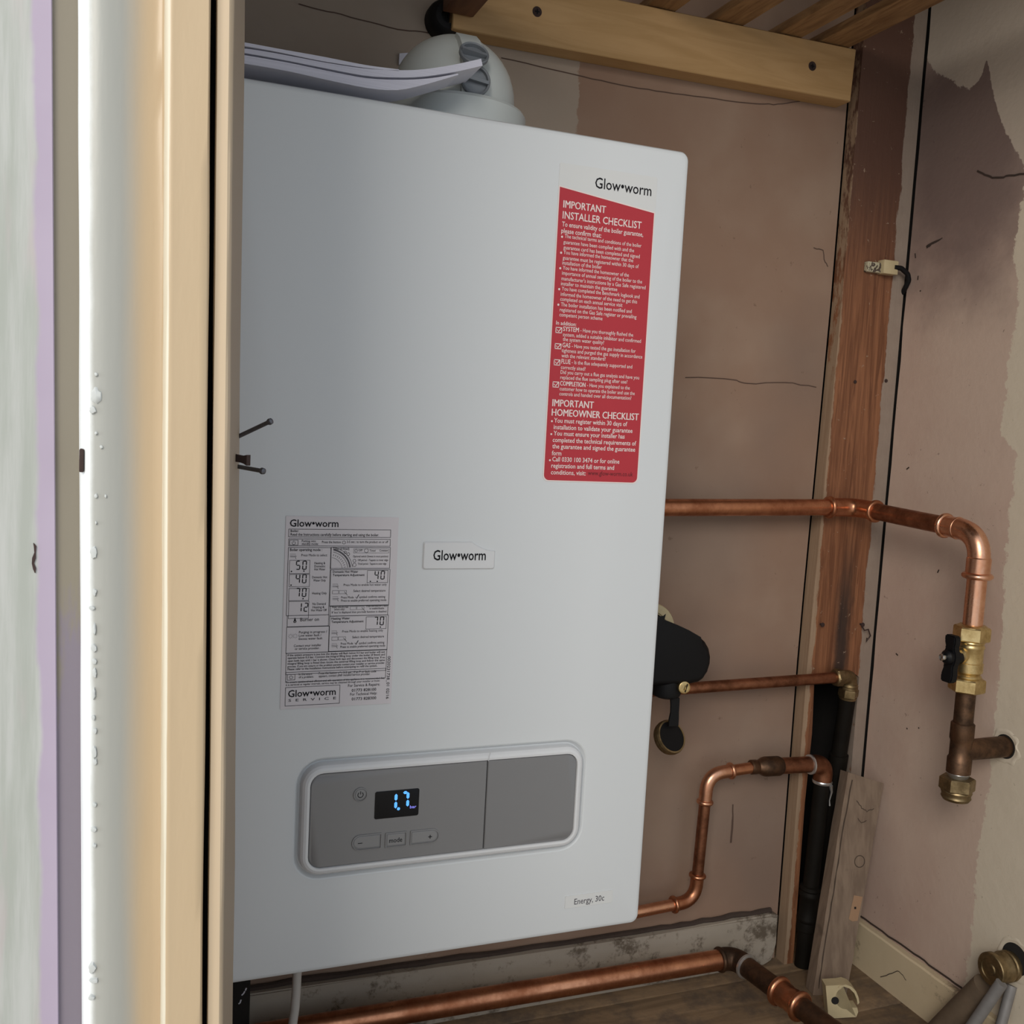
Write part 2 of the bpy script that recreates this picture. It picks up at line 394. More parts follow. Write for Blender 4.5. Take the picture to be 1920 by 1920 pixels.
# ------------------------------------------------------------------ the room
bm = B()
poly_prism(bm, [(-.40,YB,ZF-.05),(.6118,YB,ZF-.05),(.6112,YB,-.55),(.6098,YB,-.20),(.6108,YB,-.10),(.6172,YB,.30),(.6178,YB,.55),(.6178,YB,1.25),(-.40,YB,1.25)], (0,.16,0))
box(bm, .600,XR+.02, YB+.1601,YB+.20, ZF-.05,1.25)
bk = lambda px,py: P(px,py,y=YB)
strip(bm, jag([bk(560,8),bk(640,28),bk(745,55),bk(810,63)],6,.0005), .0012, (0,-1,0), 1)
strip(bm, jag([bk(940,108),bk(1075,140),bk(1180,163),bk(1280,178),bk(1400,193),bk(1450,196),bk(1500,190)],6,.0005), .0013, (0,-1,0), 1)
strip(bm, jag([bk(1285,707),bk(1380,712),bk(1400,720),bk(1470,716),bk(1530,726)],4,.001), .0012, (0,-1,0), 1)
strip(bm, jag([bk(1524,464),bk(1542,470),bk(1546,492),bk(1552,500)],3,.001), .0013, (0,-1,0), 1)
strip(bm, jag([bk(1374,1508),bk(1373,1540),bk(1370,1580)],3,.0005), [.002]*3+[.003]*4, (0,-1,0), 1)
struct('wall_back', bm, [M_back, M_pencil])
bm = B(); prism(bm, [(.6185,.4585,ZF),(XR+.009,.4585,ZF),(XR+.009,.2790,ZF),(XR+.010,.2790,ZF),(XR+.010,.4595,ZF),(.6185,.4595,ZF)], (0,0,1.9)); struct('trim_1', bm, M_dark)   # dark lining that paints in the shade of the corner void
bm = B(); n_ = 40; lo = []
for k in range(n_+1):
    z = ZF-.05+(1.30-ZF)*k/n_; w = .0016*noise.noise(V((z*16,2,5)))
    lo.append([V((XR+.05,-.42,z)),V((XR,-.42,z)),V((XR,.2770+w,z)),V((XR+.0105,.2772+w,z)),V((XR+.0105,YB+.20,z)),V((XR+.05,YB+.20,z))])
loft(bm, lo)
rk = lambda px,py: P(px,py,x=XR)
strip(bm, jag([rk(1832,321),rk(1848,327),rk(1862,333),rk(1880,333),rk(1892,329),rk(1925,326)],3,.0007), .0022, (-1,0,0), 1)
strip(bm, jag([rk(1738,464),rk(1748,457),rk(1768,446)],3,.0006), [.004,.004,.0045,.003,.003,.002,.001], (-1,0,0), 1)
for a, c in (((1716,475),(1717,484)),((1722,517),(1721,525)),((1725,545),(1727,546)),((1700,880),(1705,876)),((1758,1074),(1761,1068)),((1680,1225),(1684,1229)),((1700,1365),(1702,1367)),((1722,1364),(1724,1366))):
    strip(bm, [rk(*a), rk(*c)], .002, (-1,0,0), 1)
struct('wall_right', bm, [M_right, M_crack])
bm = B(); box(bm, -1.9,1.6, -3.4,-.12+.0, ZF-.06,ZF)
edges = [-.12,.02,.155,.262,.46]
for a, c in zip(edges, edges[1:]): box(bm, -1.9,1.6, a+.0012,c-.0012, ZF-.03,ZF, .0015)
box(bm, -1.9,1.6,-.12,.46,ZF-.06,ZF-.03)
box(bm, -1.9,1.6,-3.4,-.34,ZF-.002,ZF+.004, 0, 1)    # unseen pale slab in front, added to bounce light into the cupboard
struct('floor', bm, [M_floor, plain('pale_bounce_floor', (.55,.50,.43), .95, var=.08, scale=120)])
bm = B(); box(bm, -.42,XR+.05, -.42,YB+.16, 1.25,1.29); struct('ceiling', bm, M_back)
bm = B(); box(bm, -.42,-.262, -.36,YB+.0, ZF,1.25); struct('wall_left', bm, M_back)

# skirting along the back wall: broken and rounded at its right end
bm = B()
bp = [(-.262,-.642),(.585,-.642),(.597,-.637),(.6005,-.628),(.598,-.610),(.6005,-.590),(.603,-.570),(.59,-.5665),(.40,-.5685),(.10,-.566),(-.262,-.562)]
prism(bm, [(x,.285,z) for x,z in bp], (0,.0145,0))
bmesh.ops.bevel(bm, geom=[e for e in bm.edges if abs(e.verts[0].co.y-.285)<1e-4 and abs(e.verts[1].co.y-.285)<1e-4], offset=.003, segments=2, affect='EDGES')
tube(bm, jag([V((-.26,.2965,-.5605)),V((.10,.2965,-.5650)),V((.40,.2965,-.5675)),V((.596,.2965,-.5655))],12,.0012), .0042, 8, 1)     # line of grime along its top
struct('baseboard_back', bm, [M_skirt, M_crack])
bm = B()
n_ = 24; topz = lambda y: -.576+.006*(noise.noise(V((y*40,3,1))))*.4
pr = [(XR-.011,.285,ZF)]
lo = [[V((x,y,z)) for x,z in ((XR-.0005,ZF),(XR-.011,ZF),(XR-.011,topz(y)-.002),(XR-.009,topz(y)),(XR-.0005,topz(y)))] for y in [ .279-.60*k/n_ for k in range(n_+1)]]
loft(bm, lo)
strip(bm, jag([V((XR-.0005,y,topz(y)+.0035)) for y in (.26,.2,.14,.1,.05)],5,.0012), .0030, (-1,0,0), 1, .0003)
strip(bm, jag([V((XR-.0005,y,topz(y)+.010)) for y in (.20,.16,.12,.07)],5,.0018), .0012, (-1,0,0), 1, .0003)
sk = lambda px,py: P(px,py,x=XR-.011)
strip(bm, jag([sk(1652,1832),sk(1668,1826),sk(1684,1820),sk(1694,1828),sk(1700,1838)],3,.0008), .0010, (-1,0,0), 1)
struct('baseboard_right', bm, [M_skirt2, M_crack])

# corner board with its lower middle cut away
bm = B()
ol = [(.6205,1.2),(.6205,.55),(.6200,.30),(.6135,-.10),(.6125,-.20),(.6140,-.55),(.6145,-.642),(.6300,-.642),(.6290,-.55),(.6275,-.40),(.6300,-.30),(.6265,-.225),(.640,-.213),(.668,-.218),(.690,-.212),(.7045,-.222),
      (.7050,-.40),(.7055,-.642),(.7240,-.642),(.7236,-.2),(.7238,.2),(.7234,.6),(.7236,1.2)]
half = [p for p in ol]
poly_prism(bm, [(x,.28,z) for x,z in half], (0,.02,0))
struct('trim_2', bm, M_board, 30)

# dark post low in the back left corner
bm = B(); box(bm, -.262,-.139,.262,.2845,ZF,-.46,.003); 
for q_ in ([(459,1858),(457,1862),(453,1866)],[(447,1882),(450,1880),(452,1874)],[(462,1852),(460,1857)]): strip(bm, [P(*p,y=.262) for p in q_], .0016, (0,-1,0), 1)
struct('trim_3', bm, [M_dark, M_paper])

# front partition, recess, architrave and lining: sections in plan swept up the tilted door frame
def swept(prof, z0=-.64, z1=1.2, n=60, wig=0.0):
    bm = B(); loops = []
    for k in range(n+1):
        z = z0+(z1-z0)*k/n
        loops.append([V((x+TILT*(Z0-z)+(noise.noise(V((i*3.1,z*14,2)))*wig if wig else 0), y, z)) for i,(x,y) in enumerate(prof)])
    loft(bm, loops); return bm
fx = lambda px,y: P(px,960,y=y).x
struct('wall_front', swept([(-1.9,-.392),(fx(102,-.392),-.392),(fx(104,-.39),-.389),(fx(104,-.37),-.300),(-1.9,-.300)], wig=0), M_frontwall)
bm = B(); strip(bm, [P(63,1018,y=-.3922),P(66,1024,y=-.3922),P(66,1036,y=-.3922),P(64,1046,y=-.3922),P(62,1056,y=-.3922),P(65,1066,y=-.3922),P(66,1074,y=-.3922)], [.0003,.0010,.0006,.0014,.0009,.0012,.0003], (0,-1,0)); obj('paint_chip', bm, M_rust, bpy.data.objects['wall_front'])
struct('trim_4', swept([(fx(95,-.3895),-.3895),(fx(153,-.3885),-.3885),(fx(160,-.30),-.300),(fx(95,-.30),-.300)]), M_recess)
arch = [(151,-.380),(149.5,-.391),(150,-.396),(152,-.4000),(156,-.4030),(162,-.4050),(172,-.4062),(186,-.4067),(205,-.4067),(230,-.4047),(258,-.4014),(285,-.3998),(300,-.3996),(303.5,-.4000),(305.5,-.4020),(308.5,-.4046),(312,-.4060),(316,-.4064),(322,-.4062),(340,-.4058),(370,-.4055),(383,-.4053),(386,-.4043)]
prof = [(fx(p,y),y) for p,y in arch]+[(fx(388,-.394),-.394),(fx(388,-.37),-.30),(fx(165,-.37),-.3005)]
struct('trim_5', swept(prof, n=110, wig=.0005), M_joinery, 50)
lin = [(397,-.3955),(399,-.398),(420,-.3985),(424,-.3975),(426,-.394),(447,-.300)]
prof = [(fx(p,y),y) for p,y in lin]+[(fx(447,-.300)-.024,-.300),(fx(397,-.36),-.345)]
TRIM5 = bpy.data.objects['trim_5']
bm = B()      # curled chips and blisters of white paint down the rounded edge
for px,py,w,h in ((180,742,9,26),(174,768,6,12),(180,702,3,7),(180,812,3,5),(190,838,3,6),(180,930,3,8),(198,930,2,6),(180,980,2,5),(176,1036,6,20),(177,1110,4,12),(173,1140,5,7),(177,1180,3,18),(176,1215,5,14),(177,1240,4,10),(177,1262,4,16),(176,1300,3,18),(175,1345,3,10),(178,1370,4,10),(177,1410,4,22),(178,1428,4,12),(177,1508,4,8),(176,1555,5,10),(177,1585,4,7),(173,1815,7,16),(177,1838,8,9),(172,1870,6,8)):
    c = P(px,py,y=-.4066); k_ = .42/1840
    nn = 14; cv = bm.verts.new(c+V((0,-.0011,0))); ring = []; rim = []
    for q_ in range(nn):
        a_ = 2*math.pi*q_/nn; rr_ = 1+.45*noise.noise(V((math.cos(a_)*1.6+px,math.sin(a_)*1.6+py,3)))
        d_ = V((math.cos(a_)*w*k_*rr_,0,math.sin(a_)*h*k_*rr_*.6))
        ring.append(bm.verts.new(c+d_*.75+V((0,-.0009,0)))); rim.append(bm.verts.new(c+d_+V((0,.0006,0))))
    for q_ in range(nn):
        n_x = (q_+1)%nn; bm.faces.new((cv,ring[q_],ring[n_x])); bm.faces.new((ring[q_],rim[q_],rim[n_x],ring[n_x]))
o = obj('paint_chips', bm, M_chip, TRIM5, 60)
bm = B(); box(bm, fx(148.5,-.40),fx(157,-.40),-.4048,-.3945,P(153,884,y=-.40).z,P(153,841,y=-.40).z,.0004); obj('latch_notch', bm, M_rust, TRIM5, label='rusty notch of an old latch keep')
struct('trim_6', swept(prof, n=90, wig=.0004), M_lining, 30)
bm = swept([(fx(384,-.385),-.372),(fx(401,-.385),-.372),(fx(401,-.38),-.34),(fx(384,-.38),-.34)], n=8); struct('trim_7', bm, M_dark)
bm = B(); box(bm, -.42,XR+.05,-.40,-.30,.745,1.25,.003); struct('trim_10', bm, M_lining)     # unseen head of the cupboard opening, added to shade the top inside

# ------------------------------------------------------------------ lettering
TXT = {}
def glyphs(s, bold):
    k = (s, bold)
    if k not in TXT:
        cu = bpy.data.curves.new('t', 'FONT'); cu.body = s; cu.size = 1; cu.offset = .011 if bold else (.0 if 'M' in s else .004); cu.resolution_u = 2
        o = bpy.data.objects.new('t', cu); COL.objects.link(o)
        dg = bpy.context.evaluated_depsgraph_get(); me = o.evaluated_get(dg).to_mesh()
        TXT[k] = ([tuple(v.co) for v in me.vertices], [tuple(p.vertices) for p in me.polygons])
        o.evaluated_get(dg).to_mesh_clear(); bpy.data.objects.remove(o); bpy.data.curves.remove(cu)
    return TXT[k]
def text(bm, s, x0, x1, z, size, y, bold=False, mi=0, M=None):
    if bold and 'M' in s:           # wide capitals are thickened by a second, slightly shifted impression
        text(bm, s, x0, x1-size*.035, z, size, y, False, mi, M); text(bm, s, x0+size*.035, x1, z, size, y-.00005, False, mi, M); return
    vs, fs = glyphs(s, bold)
    a = min(v[0] for v in vs); c = max(v[0] for v in vs); k = (x1-x0)/(c-a)
    nv = [bm.verts.new((x0+(v[0]-a)*k, y, z+v[1]*size)) for v in vs]
    if M is not None: bmesh.ops.transform(bm, matrix=M, verts=nv)
    for f in fs:
        try: bm.faces.new([nv[i] for i in f]).material_index = mi
        except ValueError: pass
def flat(bm, pts, y, mi=0):
    f = bm.faces.new([bm.verts.new((p[0], y, p[1])) for p in pts]); f.normal_update()
    if f.normal.y > 0: f.normal_flip()
    f.material_index = mi
def rule(bm, pts, w, y, mi=0):
    strip(bm, [V((p[0],y,p[1])) for p in pts], w, (0,-1,0), mi, 0)
def rbox(bm, x0,x1,z0,z1,w,y,mi=0):
    for a,c,d,e in ((x0,x1,z0,z0),(x0,x1,z1,z1)): flat(bm,[(a-w/2,d-w/2),(c+w/2,d-w/2),(c+w/2,d+w/2),(a-w/2,d+w/2)],y,mi)
    for a in (x0,x1): flat(bm,[(a-w/2,z0),(a+w/2,z0),(a+w/2,z1),(a-w/2,z1)],y,mi)
def arc(cx,cz,rad,a0,a1,n=20): return [(cx+rad*math.cos(math.radians(a0+(a1-a0)*k/n)), cz+rad*math.sin(math.radians(a0+(a1-a0)*k/n))) for k in range(n+1)]
def disc(bm,cx,cz,rad,y,mi=0,n=20): flat(bm, arc(cx,cz,rad,0,360-360/n,n-1), y, mi)
def power(bm,cx,cz,rad,w,y,mi=0):
    rule(bm, arc(cx,cz,rad,125,415,22), w, y, mi); rule(bm, [(cx,cz+rad*.15),(cx,cz+rad*1.35)], w, y, mi)
SEG = {'0':'abcdef','1':'bc','2':'abged','4':'fgbc','5':'afgcd','7':'abc'}
def seven(bm, ch, x, z, w, h, t, y, mi=0, sl=0.0):
    g = t*.14; h2 = h/2
    def hor(zc): return [(x+t*.5+g,zc),(x+t+g,zc+t/2),(x+w-t-g,zc+t/2),(x+w-t*.5-g,zc),(x+w-t-g,zc-t/2),(x+t+g,zc-t/2)]
    def ver(xc,za,zb): return [(xc,za+g),(xc+t/2,za+t*.5+g),(xc+t/2,zb-t*.5-g),(xc,zb-g),(xc-t/2,zb-t*.5-g),(xc-t/2,za+t*.5+g)]
    sg = {'a':hor(z+h-t/2),'g':hor(z+h2),'d':hor(z+t/2),'b':ver(x+w-t/2,z+h2,z+h-t*.3),'c':ver(x+w-t/2,z+t*.3,z+h2),'f':ver(x+t/2,z+h2,z+h-t*.3),'e':ver(x+t/2,z+t*.3,z+h2)}
    for c in SEG[ch]: flat(bm, [(px+(pz-z)*sl, pz) for px,pz in sg[c]], y, mi)

# ------------------------------------------------------------------ the boiler
HW, ZT, ZB = .209, .3775, -.3775
boiler = thing('boiler', 'white wall-hung gas combi boiler with red checklist sticker and grey control panel', 'boiler', (0,.15,ZB))
f0 = lambda px,py: (lambda p: (p.x,p.z))(P(px,py,y=0.0))
pxl, pxr = f0(550,1545)[0], f0(1098,1474)[0]; pzt, pzb = f0(820,1404)[1], f0(790,1627)[1]
bm = B()
R0 = .0085
loops = [rrect(-HW,HW,ZB,ZT,R0,.236)]
for y, i in ((.0055,0),(.0030,.0006),(.0012,.0019),(.0003,.0036),(0,.0055)): loops.append(rrect(-HW+i,HW-i,ZB+i,ZT-i,max(R0-i*.6,.003),y))
for i, y in ((0,0),(.0012,.0006),(.0028,.0028),(.0040,.0040),(.0075,.0042)): loops.append(rrect(pxl+i,pxr-i,pzb+i,pzt-i,.024-i,y))
loft(bm, loops)
casing = obj('casing', bm, M_enamel, boiler, 25)
bm = B(); box(bm, -.15,.12,.2362,.2995,-.10,.30,.002); obj('mounting_frame', bm, M_steel, boiler)
# control panel: raised white surround, grey fascia and door
FY = -.0048
bm = B(); loops = []
for i, y in ((.0052,.0040),(.0055,-.0005),(.0064,-.0032),(.0082,-.0050),(.0104,-.0058),(.0124,-.0056),(.0128,-.0046),(.0129,.003)): loops.append(rrect(pxl+i,pxr-i,pzb+i,pzt-i,.024-i,y))
loft(bm, loops)
xd = P(911,1500,y=FY).x
rule(bm, [(xd+.0012,pzt-.0048),(xd,pzt-.013)], .0007, -.0062, 1)
panel = obj('control_panel', bm, [M_trimwhite, M_groove], boiler, 25)
def rr4(x0,x1,z0,z1,rad,n=7):
    out = []
    for (cx,cz,a0),rr in zip(((x1,z0,-90),(x1,z1,0),(x0,z1,90),(x0,z0,180)), rad):
        sx = -1 if cx == x1 else 1; sz = 1 if cz == z0 else -1
        for k in range(n+1):
            a = math.radians(a0+90*k/n); out.append((cx+sx*rr+rr*math.cos(a), cz+sz*rr+rr*math.sin(a)))
    return out
def plate(bm, loop, y0, y1, bev=.0006, mi=0):
    cx = sum(p[0] for p in loop)/len(loop); cz = sum(p[1] for p in loop)/len(loop)
    hw = max(abs(p[0]-cx) for p in loop); hh = max(abs(p[1]-cz) for p in loop)
    sh = [(cx+(p[0]-cx)*(1-bev/hw), cz+(p[1]-cz)*(1-bev/hh)) for p in loop]
    loft(bm, [[V((p[0],y0,p[1])) for p in loop],[V((p[0],y1+bev,p[1])) for p in loop],[V((p[0],y1,p[1])) for p in sh]], mi=mi)
i = .0132; ax0, ax1, az0, az1 = pxl+i, pxr-i, pzb+i, pzt-i
bm = B(); plate(bm, rr4(ax0,xd-.0004,az0,az1,(.0005,.0005,.0108,.0108)), .0032, FY); fascia = obj('fascia', bm, M_fascia, panel)
bm = B(); plate(bm, rr4(xd+.0004,ax1,az0,az1,(.0108,.0108,.0005,.0005)), .003, FY); obj('flap_door', bm, M_fascia, panel)
ff = lambda px,py: (lambda p: (p.x,p.z))(P(640+px/8.727,1450+py/8.727,y=FY))
def prect(a, c, d, e):
    """axis-parallel rectangle from four photo corners tl, tr, br, bl in crop pixels"""
    a,c,d,e = ff(*a),ff(*c),ff(*d),ff(*e); return (a[0]+e[0])/2,(c[0]+d[0])/2,(d[1]+e[1])/2,(a[1]+c[1])/2
bm = B(); x0,x1,z0,z1 = prect((550,300),(1272,245),(1262,685),(540,748))
loft(bm, [[V((p[0],y,p[1])) for p in rr4(x0+q,x1-q,z0+q,z1-q,(.0018,)*4)] for y,q in ((FY+.001,0),(FY-.0004,0),(FY-.0005,.0003))])
disp = obj('display', bm, M_screen, panel)
bm = B(); yy = FY-.0007
hz0 = ff(888,590)[1]; hz1 = ff(892,310)[1]; h = hz1-hz0; t_ = abs(ff(915,400)[0]-ff(868,400)[0])
xr1 = ff(915,400)[0]; seven(bm, '1', xr1-.008, hz0, .008, h, t_, yy)
disc(bm, *ff(932,575), .0014, yy)
xa = ff(978,300)[0]; xb = ff(1108,420)[0]; seven(bm, '7', xa, ff(1080,558)[1], xb-xa, ff(1090,282)[1]-ff(1080,558)[1], t_, yy)
a = ff(1118,568); c = ff(1222,560); text(bm, 'bar', a[0], c[0], (a[1]+c[1])/2, .0040, yy, True, 1)
obj('pressure_digits', bm, [M_led, M_led2], panel, recalc=False, label='glowing blue reading of 1.7 bar')
def button(name, loop, parent=panel):
    bm = B()
    cx = sum(p[0] for p in loop)/len(loop); cz = sum(p[1] for p in loop)/len(loop)
    hw = max(abs(p[0]-cx) for p in loop); hh = max(abs(p[1]-cz) for p in loop)
    def sc(d): return [(cx+(p[0]-cx)*(1-d/hw), cz+(p[1]-cz)*(1-d/hh)) for p in loop]
    loft(bm, [[V((p[0],y,p[1])) for p in sc(d)] for d,y in ((0,FY+.0012),(0,FY-.0003),(.0003,FY-.0010),(.0009,FY-.0011),(.0011,FY-.0004),(.0012,FY+.0022),(.0018,FY+.0022),(.0019,FY-.0003),(.0023,FY-.0005))])
    return obj(name, bm, M_btn, parent, 20)
x0,x1,z0,z1 = prect((165,1010),(655,975),(655,1225),(165,1275)); hh = (z1-z0)/2
bt = button('minus_button', rr4(x0,x1,z0,z1,(.0008,.0008,hh*.98,hh*.98)))
bm = B(); a, c = ff(268,1146), ff(342,1136); zc=(a[1]+c[1])/2; flat(bm, [(a[0],zc-.0003),(c[0],zc-.0003),(c[0],zc+.0003),(a[0],zc+.0003)], FY-.0007); obj('minus_sign', bm, M_ink, panel, recalc=False)
x0,x1,z0,z1 = prect((712,975),(1070,940),(1066,1185),(712,1220)); bt = button('mode_button', rr4(x0,x1,z0,z1,(.0008,)*4))
bm = B(); a, c = ff(780,1135), ff(992,1110); text(bm, 'mode', a[0], c[0], (a[1]+c[1])/2, .0062, FY-.0007, False); obj('mode_lettering', bm, M_ink, panel, recalc=False)
x0,x1,z0,z1 = prect((1120,935),(1600,890),(1600,1130),(1125,1172)); hh = (z1-z0)/2
bt = button('plus_button', rr4(x0,x1,z0,z1,(hh*.98,hh*.98,.0008,.0008)))
bm = B(); cx, cz = ff(1450,1033); rule(bm, [(cx-.0018,cz),(cx+.0018,cz)], .0007, FY-.0007); rule(bm, [(cx,cz-.0018),(cx,cz+.0018)], .0007, FY-.00072); obj('plus_sign', bm, M_ink, panel, recalc=False)
cx, cz = ff(312,345); rad = abs(ff(430,345)[0]-ff(190,345)[0])/2
button('power_button', arc(cx,cz,rad,0,360-360/36,35))
bm = B(); power(bm, cx, cz-.0002, .0024, .0006, FY-.0007); obj('power_symbol', bm, M_ink, panel, recalc=False)

# brand badge
bm = B(); k = lambda px,py: f0(770+px/10.667,1000+py/10.667)
bx0, bx1 = k(240,450)[0], k(1675,550)[0]; bz0 = (k(240,715)[1]+k(1650,712)[1])/2; bz1 = (k(290,165)[1]+k(1200,165)[1])/2; bz2 = k(1670,350)[1]; xk = k(1225,165)[0]
lp = rr4(bx0,bx1,bz0,bz1,(.002,.0,.002,.002)); lp = [p for p in lp if not (p[0] > xk and p[1] > bz2)]
j = max(range(len(lp)), key=lambda q: lp[q][0]-abs(lp[q][1]-bz0)*0) 
cut = [(bx1,bz2)]+[(bx1+(xk-bx1)*s, bz2+(bz1-bz2)*(s**1.9)) for s in [k_/10 for k_ in range(1,11)]]
lp = [p for p in rr4(bx0,bx1,bz0,bz1,(.002,.0001,.002,.002))]; lp = lp[:8]+cut+lp[16:]
plate(bm, lp, .001, -.0016, .0010); badge = obj('brand_badge', bm, M_trimwhite, boiler, 20)
bm = B(); a, c = k(437,530), k(1487,530); text(bm, 'Glow•worm', a[0], c[0], (a[1]+c[1])/2, .0130, -.0018, True); obj('badge_lettering', bm, M_ink, badge, recalc=False)
# model plate
q = [f0(1060,1683),f0(1148,1666),f0(1148,1689),f0(1058,1706)]
bm = B(); x0,x1,z0,z1 = (q[0][0]+q[3][0])/2,(q[1][0]+q[2][0])/2,(q[2][1]+q[3][1])/2,(q[0][1]+q[1][1])/2
loft(bm, [[V((p[0],y,p[1])) for p in rr4(x0,x1,z0,z1,(.001,)*4)] for y in (.0003,-.0005)]); mp = obj('model_label', bm, M_clear, boiler)
bm = B(); a, c = f0(1076,1696), f0(1132,1688); text(bm, 'Energy, 30c', a[0], c[0], (a[1]+c[1])/2+.0002, .0085, -.0007); obj('model_lettering', bm, M_inkgrey, mp, recalc=False)

# red installer sticker
A1 = lambda px,py: f0(1000+px/6.19,310+py/6.19)
A2 = lambda px,py: f0(1000+px/5.82,590+py/5.82)
sx0 = (f0(1049,350)[0]+f0(1020,890)[0])/2; sx1 = (f0(1226,400)[0]+f0(1194,898)[0])/2
sz0 = (f0(1026,900)[1]+f0(1190,905)[1])/2; szl = f0(1049,350)[1]; szr = f0(1226,400)[1]
def shape(e): 
    lp = rr4(sx0-e,sx1+e,sz0-e,szl,(.005,.0001,.0001,.005)); return lp[:8]+[(sx1+e,szr+e*1.1),(sx0-e,szl+e*1.1)]+lp[24:]
bm = B()
loft(bm, [[V((p[0],y,p[1])) for p in rr4(sx0-.0012,sx1+.0014,sz0-.0012,szl+.021,(.0055,.002,.002,.0055))] for y in (.0003,-.0003)], mi=0)
flat(bm, shape(.0010), -.00036, 2); flat(bm, shape(0), -.00042, 1)
stk = obj('checklist_sticker', bm, [M_clear, M_red, M_white_ink], boiler, recalc=False, label='red checklist sticker with white lettering')
bm = B(); yy = -.00060
def line(fn, s, xl, zl, xr_, zr, size, bold=False, mi=0):
    a, c = fn(xl,zl), fn(xr_,zr); text(bm, s, a[0], c[0], (a[1]+c[1])/2, size, yy, bold, mi)
line(A1,'Glow•worm',712,270,1365,350,.0137,False,1)
H1, H2, H3 = .0092, .0060, .0049
for r_ in (('IMPORTANT',342,497,838,550,H1),('INSTALLER CHECKLIST',335,620,1250,735,H1),('To ensure validity of the boiler guarantee,',328,712,1270,825,H2),('please confirm that:',320,790,785,835,H2),
 ('The technical terms and conditions of the boiler',360,848,1250,950,H3),('guarantee have been complied with and the',345,915,1165,1005,H3),('guarantee card has been completed and signed',345,978,1230,1075,H3),
 ('You have informed the homeowner that the',345,1035,1155,1120,H3),('guarantee must be registered within 30 days of',337,1098,1218,1190,H3),('installation of the boiler',332,1155,790,1200,H3),
 ('You have informed the homeowner of the',338,1215,1105,1290,H3),('importance of annual servicing of the boiler to the',328,1275,1258,1367,H3),("manufacturer's instructions by a Gas Safe registered",322,1338,1298,1435,H3),('installer to maintain the guarantee',316,1398,970,1455,H3),
 ('You have completed the Benchmark logbook and',325,1457,1228,1540,H3),('informed the homeowner of the need to get this',313,1518,1200,1600,H3),('completed on each annual service visit',308,1575,1030,1640,H3),
 ('The boiler installation has been notified and',315,1638,1137,1712,H3),('registered on the Gas Safe register or prevailing',303,1695,1192,1780,H3),('competent person scheme',298,1757,798,1795,H3)):
    line(A1,*r_, r_[5] in (H1,H2))
for r_ in (('In addition:',245,108,465,126,H3,True),('SYSTEM',320,180,493,190,.0060,True),('- Have you thoroughly flushed the',510,190,1085,240,H3),('system, added a suitable inhibitor and confirmed',318,240,1170,303,H3),('the system water quality?',318,290,768,320,H3),
 ('GAS',313,355,400,360,.0060,True),('- Have you tested the gas installation for',415,362,1112,415,H3),('tightness and purged the gas supply in accordance',305,413,1185,475,H3),('with the relevant standard?',303,468,785,500,H3),
 ('FLUE',302,533,402,540,.0060,True),('- Is the flue adequately supported and',415,540,1075,585,H3),('correctly sited?',297,592,565,612,H3),('Did you carry out a flue gas analysis and have you',293,648,1150,703,H3),('replaced the flue sampling plug after use?',290,705,1022,750,H3),
 ('COMPLETION',287,775,565,788,.0060,True),('- Have you explained to the',582,788,1048,817,H3),('customer how to operate the boiler and use the',283,828,1102,875,H3),('controls and handed over all documentation?',280,882,1065,928,H3),
 ('IMPORTANT',202,1003,655,1018,H1,True),('HOMEOWNER CHECKLIST',195,1107,1145,1147,H1,True),('You must register within 30 days of',222,1180,1020,1213,H2,True),('installation to validate your guarantee',217,1253,1078,1285,H2,True),
 ('You must ensure your installer has',217,1320,992,1348,H2,True),('completed the technical requirements of',207,1393,1117,1423,H2,True),('the guarantee and signed the guarantee',203,1460,1107,1492,H2,True),('form',198,1533,302,1536,H2,True),
 ('Call 0330 100 3474 or for online',203,1603,935,1622,H2,True),('registration and full terms and',192,1672,877,1690,H2,True),('conditions, visit:',188,1742,568,1752,H2,True),('www.glow-worm.co.uk',592,1752,1082,1762,H2,False,2)):
    line(A2,*r_)
for p in ((330,830),(319,1015),(309,1195),(297,1438),(287,1618)): disc(bm,*A1(*p),.0010,yy)
for p in ((200,1162),(193,1303),(178,1588)): disc(bm,*A2(*p),.0009,yy)
for a,c in (((245,138),(305,200)),((236,315),(297,374)),((226,490),(285,552)),((213,732),(272,792))):
    (xa,zb),(xb,za) = A2(*a), A2(*c); rbox(bm,xa,xb,za,zb,.0007,yy)
    w_, h_ = xb-xa, zb-za; rule(bm,[(xa+w_*.2,za+h_*.6),(xa+w_*.45,za+h_*.2),(xa+w_*1.0,za+h_*1.05)],.0008,yy-.00002)
obj('checklist_lettering', bm, [M_white_ink, M_ink, M_darkred], stk, recalc=False)

